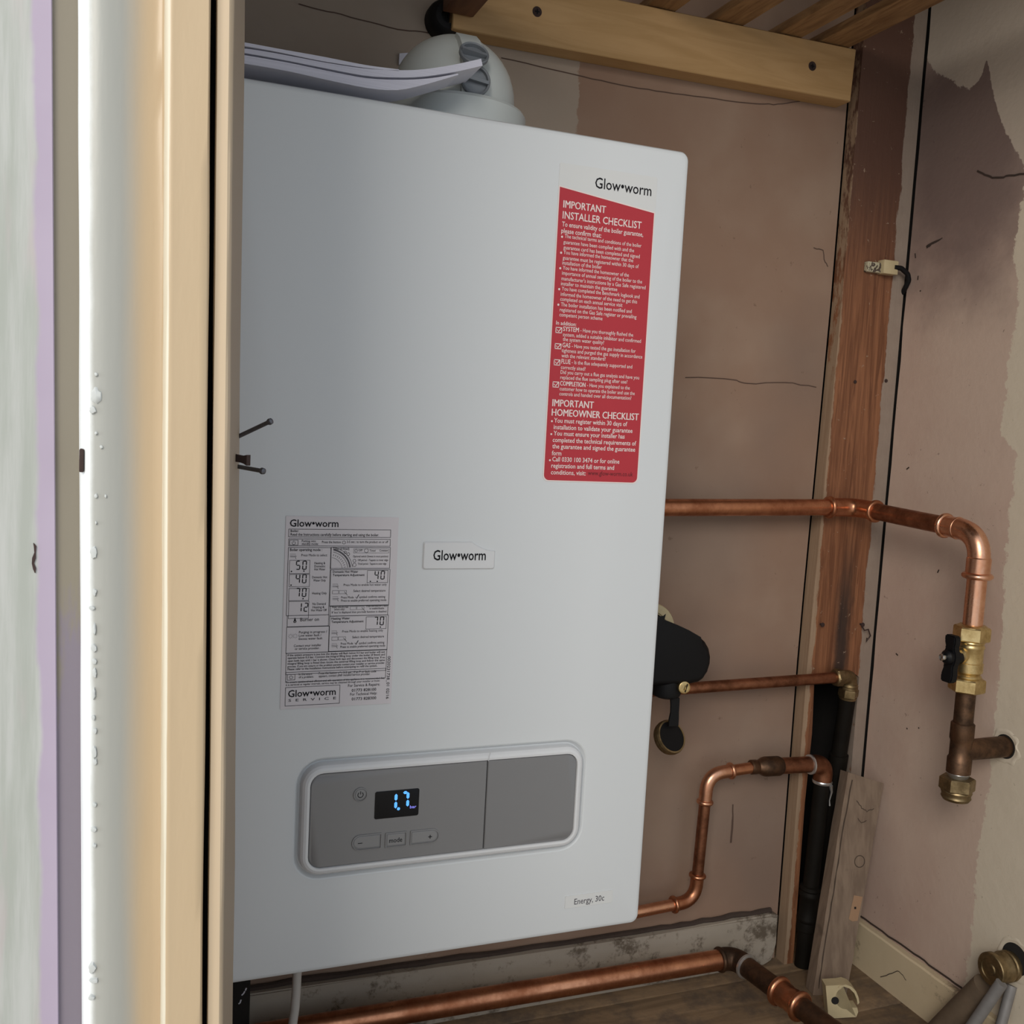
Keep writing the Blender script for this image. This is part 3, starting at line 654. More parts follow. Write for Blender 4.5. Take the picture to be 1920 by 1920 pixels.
# grey operating label
C1 = lambda px,py: f0(510+px/7.385,950+py/7.385)
C2 = lambda px,py: f0(510+px/7.385,1140+py/7.385)
lx0 = (C1(180,135)[0]+C2(122,1412)[0])/2; lx1 = (C1(1745,150)[0]+C2(1658,1308)[0])/2
lz1 = (C1(180,135)[1]+C1(1745,140)[1])/2; lz0 = (C2(122,1412)[1]+C2(1658,1310)[1])/2
bm = B(); loft(bm, [[V((p[0],y,p[1])) for p in rr4(lx0,lx1,lz0,lz1,(.0008,)*4)] for y in (.0003,-.0005)])
lab = obj('instruction_label', bm, M_label, boiler, label='grey-white operating instruction label with black print')
bm = B(); yy = -.00070
T1, T2, T3 = .0029, .0032, .0025
for r_ in (('Glow•worm',245,275,918,278,.0086,True),('Boiler:',255,350,370,350,T1,True),('Read the Instructions carefully before starting and using the boiler.',255,405,1478,403,T2,True),
 ('Putting into',410,490,605,490,T1),('standby mode:',410,530,640,528,T1),('Press the button',690,505,950,503,T1),('3-5 sec.: to turn the product on or off',1035,503,1605,500,T1),
 ('Boiler operating mode :',248,612,692,612,T2,True),('Press Mode to select',405,685,762,685,T1),('Heating &',585,795,735,795,T1),('Domestic',585,838,735,838,T1),('Hot Water',585,880,735,880,T1),
 ('Domestic Hot',555,990,762,988,T1),('Water Only',570,1035,742,1033,T1),('Heating Only',555,1213,755,1210,T1),('No Demand',560,1360,742,1357,T1),('Heating &',562,1405,722,1402,T1),('Hot Water Off',540,1448,755,1444,T1),
 ('Timer (if fitted)',840,597,1068,597,T1),('OFF',1195,618,1250,618,T3),('Timed',1350,620,1430,620,T3),('Constant',1485,618,1605,618,T3),('Optional switch (lowest in most position)',1120,700,1605,698,T3),
 ('Off period - Tappets to inner edge',1185,752,1605,750,T3),('Timed period - Tappets to outer edge',1185,803,1580,800,T3),('Domestic Hot Water',838,915,1190,912,T1,True),('Temperature Adjustment',838,962,1278,957,T1,True),
 ('Press Mode to enable hot water only',990,1098,1585,1090,T1),('Select desired temperature',1125,1180,1568,1173,T1),('Press Mode',955,1270,1130,1268,T1),('symbol confirms setting',1205,1264,1565,1258,T1),
 ('Press to enable preferred operating mode',955,1315,1580,1303,T1),('Water side pre-heat',825,1402,1055,1398,T3),('(where only):',860,1433,1005,1430,T3),('Press and hold for 5 secs',1305,1387,1590,1383,T3),('to enable/disable',1345,1420,1550,1416,T3),
 ("If 'eco' is displayed then pre-heat function is disabled",825,1475,1580,1462,T3)): line(C1,*r_)
for r_ in (('Burner on',390,180,648,176,.0042),('Purging in progress /',372,348,760,340,T1),('Low water fault /',370,393,680,388,T1),('Excess water fault',370,438,695,432,T1),('Contact your installer',300,535,680,527,T1),('or service provider.',315,577,655,568,T1),
 ('Heating Water',820,160,1075,153,T1,True),('Temperature Adjustment',820,208,1265,193,T1,True),('Press Mode to enable heating only',970,337,1535,322,T1),('Select desired temperature',1110,417,1548,403,T1),('Press Mode',950,507,1120,502,T1),
 ('symbol confirms setting',1200,498,1552,488,T1),('Press to enable preferred operating mode',945,553,1565,530,T1),
 ('If the system pressure is too low the display will flash below 0.5 bar and boiler will not',215,670,1560,613,T3,True),('operate below 0.3 bar. Connect the integral filling loop under the boiler (if fitted) and',215,706,1560,651,T3,True),
 ('open both taps until 1 bar is shown. Close both taps and disconnect the filling loop. If no',215,746,1560,690,T3,True),('integral filling loop is fitted then locate the external filling loop and follow the same',215,785,1560,728,T3,True),
 ('process. If you are unsure or the problem persists contact your installer or service provider.',215,824,1560,767,T3,True),('Please refer to the Installation Instructions before attempting to refill the system.',215,862,1455,806,T3,True),
 ('In the event',370,930,555,922,T1),('of a problem:',370,970,575,962,T1),('Press the button',645,918,895,905,T1),('3-5 sec.: if an F or fault code',985,908,1440,885,T1),('appears, contact your installer/service provider.',645,960,1360,920,T1),
 ('To ensure continued and efficient and safe operation of this appliance it is recommended that',190,1042,1555,975,T3),('it is serviced at regular intervals, service may be obtained through your installer or from:',190,1082,1490,1010,T3),
 ('Glow•worm',220,1232,880,1198,.0086,True),('S  E  R  V  I  C  E',225,1297,885,1258,T2),('For Service & Repairs:',1050,1092,1490,1070,.0036),('01773 828100',1100,1158,1440,1140,.0036,True),('For Technical Help:',1080,1212,1450,1192,.0036),('01773 828300',1100,1278,1440,1258,.0036,True)): line(C2,*r_)
def bx(fa, a, fb, c, w=.00035): 
    p, q_ = fa(*a), fb(*c); rbox(bm, p[0], q_[0], q_[1], p[1], w, yy)
bx(C1,(232,308),C1,(1638,426)); bx(C1,(232,444),C1,(1632,546)); bx(C1,(245,462),C1,(358,530))
bx(C1,(226,565),C2,(782,92)); bx(C1,(820,562),C1,(1625,850)); bx(C1,(814,872),C1,(1612,1362)); bx(C1,(806,1372),C2,(1598,92)); bx(C2,(212,104),C2,(780,244)); bx(C2,(202,264),C2,(778,606)); bx(C2,(800,112),C2,(1590,570))
bx(C2,(197,625),C2,(1575,860)); bx(C2,(192,890),C2,(1568,965)); bx(C2,(212,920),C2,(315,992)); bx(C2,(187,1100),C2,(930,1315)); bx(C1,(1130,582),C1,(1615,640),.0002)
for fn,a,c,dg,px,py in ((C1,(243,742),(518,924),'50',325,873),(C1,(240,937),(515,1105),'40',322,1060),(C1,(235,1132),(506,1296),'70',320,1250),(C1,(232,1312),(502,1542),'12',345,1455),(C1,(1320,882),(1598,1048),'40',1412,1008),(C2,(1303,122),(1576,282),'70',1402,240)):
    bx(fn,a,fn,c,.0003); x_, z_ = fn(px,py); w_ = .0031
    for i_, ch in enumerate(dg): seven(bm, ch, x_+i_*.0054, z_, w_+.0006, .0078, .0008, yy, 0, .04)
for fn,p in ((C1,(440,890)),(C1,(428,1272)),(C1,(268,895)),(C1,(262,1085)),(C2,(1498,262)),(C1,(1360,1033)),(C1,(1455,1033))): disc(bm,*fn(*p),.0006,yy)
for fn,p,rr in ((C1,(300,500),.0014),(C1,(995,493),.0014),(C1,(1162,608),.0012),(C2,(263,957),.0014),(C2,(943,903),.0014)): power(bm,*fn(*p),rr,.0003,yy)
for p,rr in (((1305,608),.0017),((1055,655),.0012),((1012,630),.0010),((1140,748),.0013),((1140,805),.0015)): rule(bm,arc(*C1(*p),rr,0,360,20),.0003,yy)
cx, cz = C1(790,880); 
for rr,w in ((.0200,.0003),(.0180,.0013),(.0160,.0003),(.0112,.0002)): rule(bm,arc(cx,cz,rr,8,80,24),w,yy,1 if w > .001 else 0)
for a_ in range(12,78,8): rule(bm,[(cx+.0128*math.cos(math.radians(a_)),cz+.0128*math.sin(math.radians(a_))),(cx+.0143*math.cos(math.radians(a_)),cz+.0143*math.sin(math.radians(a_)))],.0003,yy)
for fn,p in ((C1,(1178,1262)),(C2,(1168,495))):
    x_,z_ = fn(*p); rule(bm,[(x_-.0014,z_+.001),(x_-.0005,z_-.0005),(x_+.0014,z_+.003)],.0006,yy)
for fn,p in ((C1,(248,680)),(C1,(835,1095)),(C1,(835,1270)),(C2,(822,340)),(C2,(822,520))):
    x_,z_ = fn(*p); rule(bm,[(x_,z_+.0015),(x_+.0045,z_+.0015),(x_+.0045,z_-.001),(x_,z_-.001)],.0002,yy); rule(bm,[(x_,z_),(x_+.0055,z_-.0003)],.0003,yy-.00001); rule(bm,[(x_+.0045,z_-.001),(x_+.005,z_-.0025)],.0003,yy)
for fn,p in ((C1,(835,1205)),(C2,(825,445)),(C1,(1080,1425))):
    x_,z_ = fn(*p); rbox(bm,x_,x_+.0052,z_,z_+.0028,.0002,yy); rbox(bm,x_+.0058,x_+.0120,z_,z_+.0028,.0002,yy); rule(bm,[(x_+.010,z_+.002),(x_+.0130,z_-.0015)],.0003,yy)
x_,z_ = C2(315,195); flat(bm,[(x_-.0013,z_+.0003),(x_-.0007,z_-.0005),(x_+.0007,z_-.0005),(x_+.0013,z_+.0005),(x_+.0007,z_+.0020),(x_,z_+.0043),(x_-.0007,z_+.0020)],yy); flat(bm,[(x_-.0004,z_),(x_+.0004,z_),(x_+.0002,z_+.001),(x_-.0001,z_+.0013)],yy-.0001,2)
for p in ((255,390),(320,385)):
    x_,z_ = C2(*p)
    for a_ in range(0,360,45): rule(bm,[(x_+.0011*math.cos(a_*math.pi/180),z_+.0011*math.sin(a_*math.pi/180)),(x_+.0021*math.cos(a_*math.pi/180),z_+.0021*math.sin(a_*math.pi/180))],.0002,yy)
p0, p1 = C2(1612,665), C2(1600,1255); ln_ = p0[1]-p1[1]; xm_ = (p0[0]+p1[0])/2-.0012
text(bm,'0020231738_01 02/16',0,ln_,0,.0038,0,False,0, Matrix.Translation((xm_,yy,p0[1])) @ Matrix.Rotation(math.radians(90),4,'Y'))
obj('instruction_lettering', bm, [M_ink, M_inkgrey, M_label], lab, recalc=False)

# flue elbow on top of the boiler
flue = thing('flue_elbow', 'pale grey-white flue elbow with two grey test plugs on top of the boiler', 'flue', (.014,.13,ZT))
bm = B(); fc_ = V((.014,.13,.4265)); R1 = .0605
lathe(bm, (.014,.13,ZT), (0,0,1), [(0,.0585),(.047,R1*.985)], 40)
nb_ = bmesh.ops.create_uvsphere(bm, u_segments=48, v_segments=24, radius=R1, matrix=Matrix.Translation(fc_))
bmesh.ops.delete(bm, geom=[v for v in nb_['verts'] if v.co.z < ZT+.006], context='VERTS')
lathe(bm, fc_+V((0,0,.0005)), (0,1,0), [(.02,.0475),(.12,.0475),(.125,.0478),(.1695,.0478)], 40)
bx0_, bx1_ = P(866,140,y=.068).x, P(905,140,y=.068).x
pr_ = [(.0655,ZT+.014),(.0655,.440),(.0675,.452),(.0725,.462),(.0800,.470),(.092,.478),(.11,.47),(.11,ZT+.014)]
prism(bm, [(bx0_,y,z) for y,z in pr_], (bx1_-bx0_,0,0))
flbody = obj('elbow_body', bm, M_flue, flue, 30)
bm = B(); zc_ = P(905,186,y=.075).z
lathe(bm, (.014,.13,ZT), (0,0,1), [(0,.0735),(zc_-ZT-.004,.0725),(zc_-ZT-.001,.0705),(zc_-ZT,.067),(zc_-ZT,.059)], 48); obj('collar', bm, M_flue, flue, 30)
def plug(px, py, y, d):
    c = P(px,py,y=y); d, e1, e2 = frame_of(d); bm = B()
    lathe(bm, c-d*.004, d, [(0,.0140),(.0030,.0140),(.0040,.0132),(.0032,.0118),(-.0010,.0112),(-.0035,.006)], 32)
    k_ = Matrix(((1,0,0),(0,1,0),(0,0,1)))
    side = V((1,0,-.12)).normalized(); up = d.cross(side)
    vs = [c+side*a+up*q+d*h_ for h_ in (-.006,.0012) for a,q in ((-.012,-.0014),(.012,-.0014),(.012,.0016),(-.012,.0016))]
    vs = [bm.verts.new(v) for v in vs]
    for q in ((0,1,2,3),(7,6,5,4),(0,4,5,1),(1,5,6,2),(2,6,7,3),(3,7,4,0)): bm.faces.new([vs[i] for i in q])
    obj('test_plug', bm, M_greyplug, flue, 30)
plug(890,97,.0608,(-.05,-.84,.54)); plug(893,149,.0605,(-.05,-.995,.06))

# manuals lying on the boiler
def booklet(topl, botl, y0, y1, label, lift=.0):
    a = [P(*p,y=y0) for p in topl]; c = [P(*p,y=y0) for p in botl]
    a = [V((p.x,p.y,max(p.z,ZT+.0012)+lift)) for p in a]; c = [V((p.x,p.y,max(p.z,ZT+.0006)+lift)) for p in c]
    bm = B(); n = 26
    def res(pl, n):
        L = [0]
        for u_, v_ in zip(pl, pl[1:]): L.append(L[-1]+(v_-u_).length)
        out = []
        for k in range(n+1):
            s = L[-1]*k/n; i = max(j for j in range(len(L)) if L[j] <= s+1e-9); i = min(i, len(pl)-2)
            out.append(pl[i].lerp(pl[i+1], (s-L[i])/(L[i+1]-L[i])))
        for _ in range(2): out = [out[0]]+[(out[i-1]+out[i]*2+out[i+1])/4 for i in range(1,n)]+[out[-1]]
        return out
    A_, C_ = res(a,n), res(c,n)
    dy = V((0,y1-y0,0))
    g = [[bm.verts.new(p) for p in r_] for r_ in (A_, C_, [p+dy for p in C_], [p+dy for p in A_])]
    for j in range(4):
        r0, r1 = g[j], g[(j+1)%4]
        for i in range(n): bm.faces.new((r0[i],r0[i+1],r1[i+1],r1[i])).material_index = 1 if j in (0,2) else 0
    for i in (0,n): bm.faces.new([r_[i] for r_ in g]).material_index = 1
    return top('instruction_booklet', bm, [M_paper, M_paperedge], label, 'booklet', 'papers on top of the boiler', 30)
booklet([(380,68),(458,79),(520,91),(600,105),(690,123),(748,130)],[(380,76),(458,86),(520,97),(600,114),(690,128),(748,133)],.015,.066,'thin white leaflet, uppermost of the papers lying on the boiler')
booklet([(380,82),(458,90),(520,100),(600,116),(690,130),(780,132.5),(850,122),(902,110)],[(380,88),(458,99),(520,110),(600,126),(690,144),(780,146),(850,136),(905,123)],.015,.064,'thick white manual whose curled right end rises against the flue plugs')
booklet([(380,92),(458,103),(540,117),(600,130),(690,148),(760,150),(810,147),(858,138)],[(380,108),(458,119),(540,133),(600,147),(690,166),(745,171),(800,158),(860,140)],.013,.050,'white booklet at the bottom of the paper pile, bowed down onto the boiler')

# ------------------------------------------------------------------ shelf over the boiler
bm = B(); yf = .27
q = [P(848,53,y=yf),P(1595,191,y=yf),P(1606,92,y=yf),P(1150,-3,y=yf)]
s_ = (q[2].z-q[3].z)/(q[2].x-q[3].x); q[3] = V((q[0].x,yf,q[3].z+s_*(q[0].x-q[3].x)))
prism(bm, q, (0,YB-.0005-yf,0)); bmesh.ops.bevel(bm, geom=[e for e in bm.edges], offset=.0012, segments=1, affect='EDGES')
shelf = thing('slatted_shelf', 'pine slatted shelf on a pale planed batten screwed to the wall above the boiler', 'shelf', (.33,.28,.55))
bat = obj('batten', bm, M_batten, shelf)
for (px,py),lb in (((1007,22),None),((1523,124),None)):
    c = P(px,py,y=yf); bm = B()
    lathe(bm, c+V((0,.001,0)), (0,-1,0), [(0,.0058),(.0014,.0058),(.0016,.0050),(.0012,.0044)], 20, 0)
    rule(bm, [(c.x-.0028,c.z),(c.x+.0028,c.z)], .0014, yf-.0009, 1); rule(bm, [(c.x,c.z-.0028),(c.x,c.z+.0028)], .0014, yf-.0010, 1)
    obj('screw', bm, [M_rust, M_black], bat)
zt_ = lambda x: q[3].z+s_*(x-q[0].x)
sl = [(1216,1268,'pine slat above the left half of the batten, pale underside'),(1342,1396,'pine slat second to the left of the dark corner board, pale and smooth'),(1462,1505,'knotty coarse-grained pine slat just left of the one beside the corner board'),(1540,1594,'pine slat nearest the dark corner board, ending on the batten')]
for a,c,lb in sl:
    pa = V((P(a,40,y=yf).x,0,0)); xa, xb = P(a,40+(a-1340)*.2,y=yf).x, P(c,40+(c-1340)*.2,y=yf).x; z_ = zt_((xa+xb)/2)+.0008
    bm = B(); box(bm, xa,xb,-.2985,YB-.002,z_,z_+.011,.0012)
    obj('slat', bm, M_slat, shelf)
xa, xb = P(846,8,y=.235).x, P(905,10,y=.235).x; z_ = P(880,8,y=.235).z
bm = B(); box(bm, xa,xb,-.2985,.268,z_,z_+.022,.0015); obj('slat', bm, M_slatred, shelf, label='reddish slat overlapping the batten end')
# black pipe stub coming out of the wall at the batten's left end
bm = B(); c = P(826,36,y=.285); lathe(bm, V((c.x+.006,YB-.001,c.z+.002)), (0,-1,0), [(0,.021),(.012,.021),(.020,.019),(.024,.014),(.024,.008),(.016,.007)], 28)
top('pipe_stub', bm, M_blackrub, 'black pipe stub poking from the wall by the left end of the batten', 'pipe')

# ------------------------------------------------------------------ 22 mm copper run with the valve
RX, RY = .655, .26
run = thing('gas_pipe_run', 'thickest copper pipe on the walls, dropping through a brass valve to a capped tee', 'pipe', (RX,.042,-.31))
zc = P(1604,951,y=RY).z; za = P(1300,951.5,y=RY).z
E0 = V((RX,RY,zc)); sd = (zc-za)/(E0.x-P(1300,951.5,y=RY).x)
back = lambda x: V((x, RY, zc+sd*(x-RX)))
ze = P(1765,983,x=RX).z; DY = .0415
E1 = V((RX,DY,ze-.003))
r22 = .0112
bm = B(); tube(bm, [back(.16), back(RX-.030)], r22, 24); obj('pipe', bm, M_copper, run)
bm = B(); d1 = (E1-E0).normalized()
tube(bm, fillet([back(RX-.042),E0,E0+d1*.040],.026,10), r22+.0014, 24); collar(bm, back(RX-.044), (1,0,0), r22+.0012, .007, .0030); collar(bm, E0+d1*.040, d1, r22+.0012, .007, .0030)
obj('elbow', bm, M_copper, run)
bm = B(); tube(bm, [E0+d1*.03, E1-d1*.03], r22, 24); obj('pipe', bm, M_copper_dull, run)
dn = V((0.0,.0,-1))
zd = lambda py: P(1815,py,x=RX).z
bm = B(); tube(bm, fillet([E1-d1*.056,E1,V((RX,DY,zd(1076)))],.036,12), r22+.0016, 28)
collar(bm, E1-d1*.056, d1, r22+.001, .007, .0034); collar(bm, E1-d1*.036, d1, r22+.0014, .004, .0012)
tube(bm, [V((RX,DY,zd(1041))),V((RX,DY,zd(1043))),V((RX,DY,zd(1072)))], [r22+.0016,r22+.0026,r22+.0026], 28)
collar(bm, (RX,DY,zd(1076)), dn, r22+.001, .008, .0055); obj('elbow', bm, M_copper_new, run)
bm = B(); tube(bm, [(RX,DY,zd(1070)),(RX,DY,zd(1190))], r22, 28); obj('pipe', bm, M_copper_new, run)
bm = B(); pr = [(zd(1190),.0135),(zd(1202),.0155),(zd(1205),.0145),(zd(1208),.0158),(zd(1212),.0158),(zd(1214),.0150),(zd(1240),.0150),(zd(1241),.0160),(zd(1258),.0160),(zd(1260),.0145),(zd(1263),.0135),(zd(1266),.0152),(zd(1270),.0152),(zd(1280),.0135)]
lathe(bm, (RX,DY,0), (0,0,-1), [(-z,rr) for z,rr in pr], 32)
lathe(bm, (RX-.008,DY,zd(1226)), (-1,0,0), [(0,.0105),(.008,.0100),(.0095,.0075),(.016,.0068),(.018,.004)], 24)
rule_z = zd(1250)
valve = obj('isolation_valve', bm, M_brass, run)
for a,c in ((1172,1199),(1271,1297)):
    bm = B(); hexnut(bm, (RX,DY,zd(a)), (0,0,-1), .0205, zd(a)-zd(c), rot=.35); lathe(bm,(RX,DY,zd(a)),(0,0,-1),[(-.002,.0145),(0,.0175),(.001,.0175)],28)
    obj('compression_nut', bm, M_brass, run)
bm = B(); hx = RX-.0275; hz = zd(1229)
def bar(pts, th, w):
    pass
lo = []
for t, w, off in ((-.030,.0085,.004),(-.022,.0100,.002),(-.012,.0075,0),(-.004,.0105,-.001),(.004,.0105,-.001),(.011,.0070,0),(.019,.0095,.001),(.026,.0085,.002)):
    cx = hx-off*.5; lo.append([V((cx-.005,DY-w*.9,hz+t)),V((cx+.005,DY-w*.9,hz+t)),V((cx+.005,DY+w*.9,hz+t)),V((cx-.005,DY+w*.9,hz+t))])
loft(bm, lo); bmesh.ops.bevel(bm, geom=list(bm.edges), offset=.0015, segments=2, affect='EDGES')
lathe(bm, (hx+.012,DY,hz), (-1,0,0), [(0,.0085),(.020,.0085),(.023,.006)], 20)
hd = obj('valve_handle', bm, M_black, valve, 30)
bm = B(); lathe(bm, (hx-.010,DY,hz), (-1,0,0), [(0,.0042),(.0055,.0042),(.006,.0036),(.0052,.0018)], 16); obj('handle_screw', bm, M_chrome, valve)
bm = B(); tube(bm, [(RX,DY,zd(1290)),(RX,DY,zd(1368))], r22, 24); obj('pipe', bm, M_copper_old, run, label='dark tarnished copper')
bm = B(); zt2 = P(1802,1408,x=RX).z
tube(bm, [(RX,DY,zd(1358)),(RX,DY,zd(1360)),(RX,DY,zd(1390)),(RX,DY,zd(1394)),(RX,DY,zd(1424)),(RX,DY,zd(1428)),(RX,DY,zd(1456)),(RX,DY,zd(1458))], [r22+.001,r22+.0024,r22+.0024,r22+.0012,r22+.0012,r22+.0028,r22+.0028,r22], 28)
tube(bm, [(RX,DY,zt2),(XR-.028,DY,zt2),(XR-.027,DY,zt2),(XR+.004,DY,zt2)], [.0122,.0128,.0128,.0128], 24); obj('tee', bm, M_copper_old, run, label='dark old copper tee with a branch into the wall')
bm = B(); tube(bm, [(RX,DY,zd(1454)),(RX,DY,zd(1457)),(RX,DY,zd(1463)),(RX,DY,zd(1467))], [r22+.0015,r22+.0022,r22+.0008,r22-.001], 24); obj('solder_ring', bm, M_solder, run)
bm = B(); hexnut(bm, (RX,DY,zd(1466)), (0,0,-1), .0205, zd(1466)-zd(1491), rot=.1); lathe(bm,(RX,DY,zd(1490)),(0,0,-1),[(0,.0170),(.002,.0178),(.006,.0165),(.007,.0165),(.009,.0172),(.0125,.0150),(.013,.004)],28); obj('stop_end', bm, M_brass_old, run)
# chipped plaster collar round the hole the branch enters
def hole(c, nrm, r0, r1, name_bm, seed):
    bm = name_bm; d, e1, e2 = frame_of(nrm); n = 34; lo = [[],[],[],[]]
    for k in range(n):
        a = 2*math.pi*k/n; w = noise.noise(V((math.cos(a)*2,math.sin(a)*2,seed))); w2 = noise.noise(V((math.cos(a)*7,math.sin(a)*7,seed+3)))
        dr = e1*math.cos(a)+e2*math.sin(a)
        for j,(rr,h_) in enumerate(((r1*(1+.30*w+.06*w2),.0001),((r0+r1)/2*(1+.24*w+.06*w2),.0013),(r0*(1.05+.14*w+.05*w2),.0008),(r0*.9,.0003))): lo[j].append(c+dr*rr+d*h_)
    loft(bm, lo, False, True); return bm
bm = hole(V((XR,DY,zt2)), (-1,0,0), .0165, .0215, B(), 1.0)
for f in bm.faces: f.material_index = 1 if len(f.verts) > 4 else 0
struct('trim_8', bm, [M_right, M_dark], 60)

# 15 mm copper from the filling valve to the corner
p15 = thing('water_pipe', 'thin copper pipe from the black valve, turning down at a brass elbow', 'pipe', (.5,.265,-.235))
a = P(1200,1297,y=.265); c = P(1572,1270,y=.265); e_ = P(1598,1268,y=.265)
bm = B(); tube(bm, [a,c], .0077, 20); obj('pipe', bm, M_copper_dull, p15)
dl = V((.012,.050,-.40)).normalized(); e_ = c+(c-a).normalized()*.0215
bm = B(); dh = (c-a).normalized(); tube(bm, fillet([e_-dh*.022,e_,e_+dl*.02],.010,8), .0100, 20)
hexnut(bm, e_-dh*.028, dh, .0128, .012); lathe(bm, e_-dh*.029, dh, [(0,.0105),(.002,.012)], 20)
lathe(bm, e_+dl*.010, dl, [(0,.0108),(.003,.0122),(.0045,.0108),(.006,.0122),(.008,.0122)], 24); hexnut(bm, e_+dl*.018, dl, .0140, .0125); lathe(bm, e_+dl*.030, dl, [(0,.0125),(.003,.0122)], 20)
obj('compression_elbow', bm, M_brass_old, p15)
bm = B(); tube(bm, [e_+dl*.02, e_+dl*.12, e_+dl*.40], .0112, 20); lathe(bm, e_+dl*.118, dl, [(0,.0112),(.001,.0135),(.03,.0135),(.031,.0112)], 20); obj('drop_pipe', bm, M_pipe_dark, p15, label='near-black pipe')

# soldered run: up, across and down the corner void
run2 = thing('soldered_pipe_run', 'thin copper pipe stepping up beside the boiler to a soldered elbow', 'pipe', (.6367,.265,ZF))
Y2 = .265
Q = [P(1120,1717,y=Y2),P(1303,1688,y=Y2),P(1327,1452,y=Y2),P(1418,1438,y=Y2),P(1545,1432,y=Y2)]
Q[0].y = .255
r15 = .0077
d01 = (Q[1]-Q[0]).normalized(); d12 = (Q[2]-Q[1]).normalized(); d23 = (Q[3]-Q[2]).normalized()
bm = B(); tube(bm, [Q[0],Q[1]-d01*.03], r15, 20); obj('pipe', bm, M_copper_new, run2)
bm = B(); tube(bm, fillet([Q[1]-d01*.033,Q[1],Q[1]+d12*.033],.026,10), r15+.0012, 20); collar(bm,Q[1]-d01*.034,d01,r15+.001,.006,.0030); collar(bm,Q[1]+d12*.035,d12,r15+.001,.006,.0030); obj('elbow', bm, M_copper, run2)
bm = B(); tube(bm, [Q[1]+d12*.02,Q[2]-d12*.03], r15, 20); obj('pipe', bm, M_copper_dull, run2)
bm = B(); tube(bm, fillet([Q[2]-d12*.036,Q[2],Q[2]+d23*.036],.026,10), r15+.0012, 20); collar(bm,Q[2]-d12*.038,d12,r15+.001,.006,.0028); collar(bm,Q[2]+d23*.036,d23,r15+.001,.006,.0028); obj('elbow', bm, M_copper_new, run2)
bm = B(); tube(bm, [Q[2]+d23*.03,Q[3]], r15, 20); obj('pipe', bm, M_copper, run2)
d34 = (Q[4]-Q[3]).normalized(); L34 = (Q[4]-Q[3]).length
bm = B(); lathe(bm, Q[3]-d34*.010, d34, [(0,r15+.0005),(.0015,r15+.0022),(.010,r15+.0022),(.012,r15+.0008),(.020,.0125),(.024,.0135),(.046,.0135),(.050,.0118)], 26); obj('reducing_coupling', bm, M_copper_old, run2)
e4 = Q[4]; dd = (P(1511,1800,y=.268)-P(1546,1478,y=.265)).normalized()
bm = B(); tube(bm, [Q[3]+d34*.03, e4-d34*.02], .0112, 22); obj('pipe', bm, M_copper_dull, run2)
bm = B(); tube(bm, fillet([e4-d34*.024,e4,e4+dd*.024],.016,10), .0132, 24); obj('elbow', bm, M_copper_dull, run2)
bm = B(); lathe(bm, e4-d34*.026, d34, [(0,.0114),(.001,.0138),(.003,.0140),(.004,.0125)], 24); lathe(bm, e4+dd*.0235, dd, [(0,.0135),(.0015,.0142),(.004,.0136),(.0055,.0116)], 24)
v0 = e4+dd*.028+V((.006,-.0112,0)); tube(bm, [v0, v0+V((.003,.0005,-.010)), v0+V((.001,.001,-.022)), v0+V((.002,.001,-.03))], [.0030,.0018,.0009,.0014], 8)
obj('solder_ring', bm, M_solder, run2, label='bright dribbled solder')
bm = B(); Lz = (e4.z-ZF)/-dd.z; tube(bm, [e4+dd*.02, e4+dd*(Lz-.002)], .0112, 22)
obj('drop_pipe', bm, M_pipe_dark, run2, label='old near-black drop pipe')
bm = B(); s0 = (e4.z-P(1516,1660,y=.266).z)/-dd.z
lathe(bm, e4+dd*s0, dd, [(0,.0114),(.0015,.0145),(.006,.0150),(.0085,.0128),(.012,.0150),(.016,.0150),(.018,.0135),(.046,.0135),(.048,.0150),(.052,.0150),(.054,.0135),(.06,.0145),(.066,.0145),(.068,.0114)], 24); obj('coupling', bm, M_pipe_dark, run2)

# pipe along the floor
fl = thing('floor_pipe', 'thick copper pipe lying along the skirting below the boiler, bending forward at the corner', 'pipe', (.42,.2,ZF))
zf = -.593; rf = .0135
K = [V((-.135,.252,-.5905)), P(1376,1795,z=zf), P(1472,1864,z=zf), P(1600,1962,z=zf)]
K[0].y = K[1].y+.003
dk = (K[1]-K[0]).normalized(); dk2 = (K[3]-K[1]).normalized()
bm = B(); tube(bm, [K[0],K[1]-dk*.02], rf, 24); obj('pipe', bm, M_copper, fl)
bm = B(); tube(bm, fillet([K[1]-dk*.022,K[1],K[1]+dk2*.026],.02,8), rf+.0016, 26); collar(bm,K[1]-dk*.022,dk,rf+.001,.006,.0022)
obj('elbow', bm, M_copper_old, fl)
bm = B(); lathe(bm,K[1]+dk2*.022,dk2,[(0,rf),(.001,rf+.0030),(.004,rf+.0030),(.005,rf)],26); obj('solder_ring', bm, M_solder, fl)
bm = B(); tube(bm, [K[1]+dk2*.02, K[1]+dk2*.33], rf, 24); obj('pipe', bm, M_copper_old, fl)
s1 = (P(1462,1858,z=zf)-K[1]).dot(dk2); s2 = (P(1503,1886,z=zf)-K[1]).dot(dk2)
bm = B(); tube(bm, [K[1]+dk2*s1, K[1]+dk2*(s1+s2)/2-dk2*.004+dk2*s1*.0 if False else K[1]+dk2*((s1+s2)/2-.005), K[1]+dk2*((s1+s2)/2), K[1]+dk2*((s1+s2)/2+.005), K[1]+dk2*s2], [rf+.0024,rf+.0024,rf+.0012,rf+.0024,rf+.0024], 26)
collar(bm,K[1]+dk2*s1,dk2,rf+.0015,.009,.0045); collar(bm,K[1]+dk2*s2,dk2,rf+.0015,.009,.0045); obj('coupling', bm, M_copper, fl, label='bright copper coupling with two rolled beads')

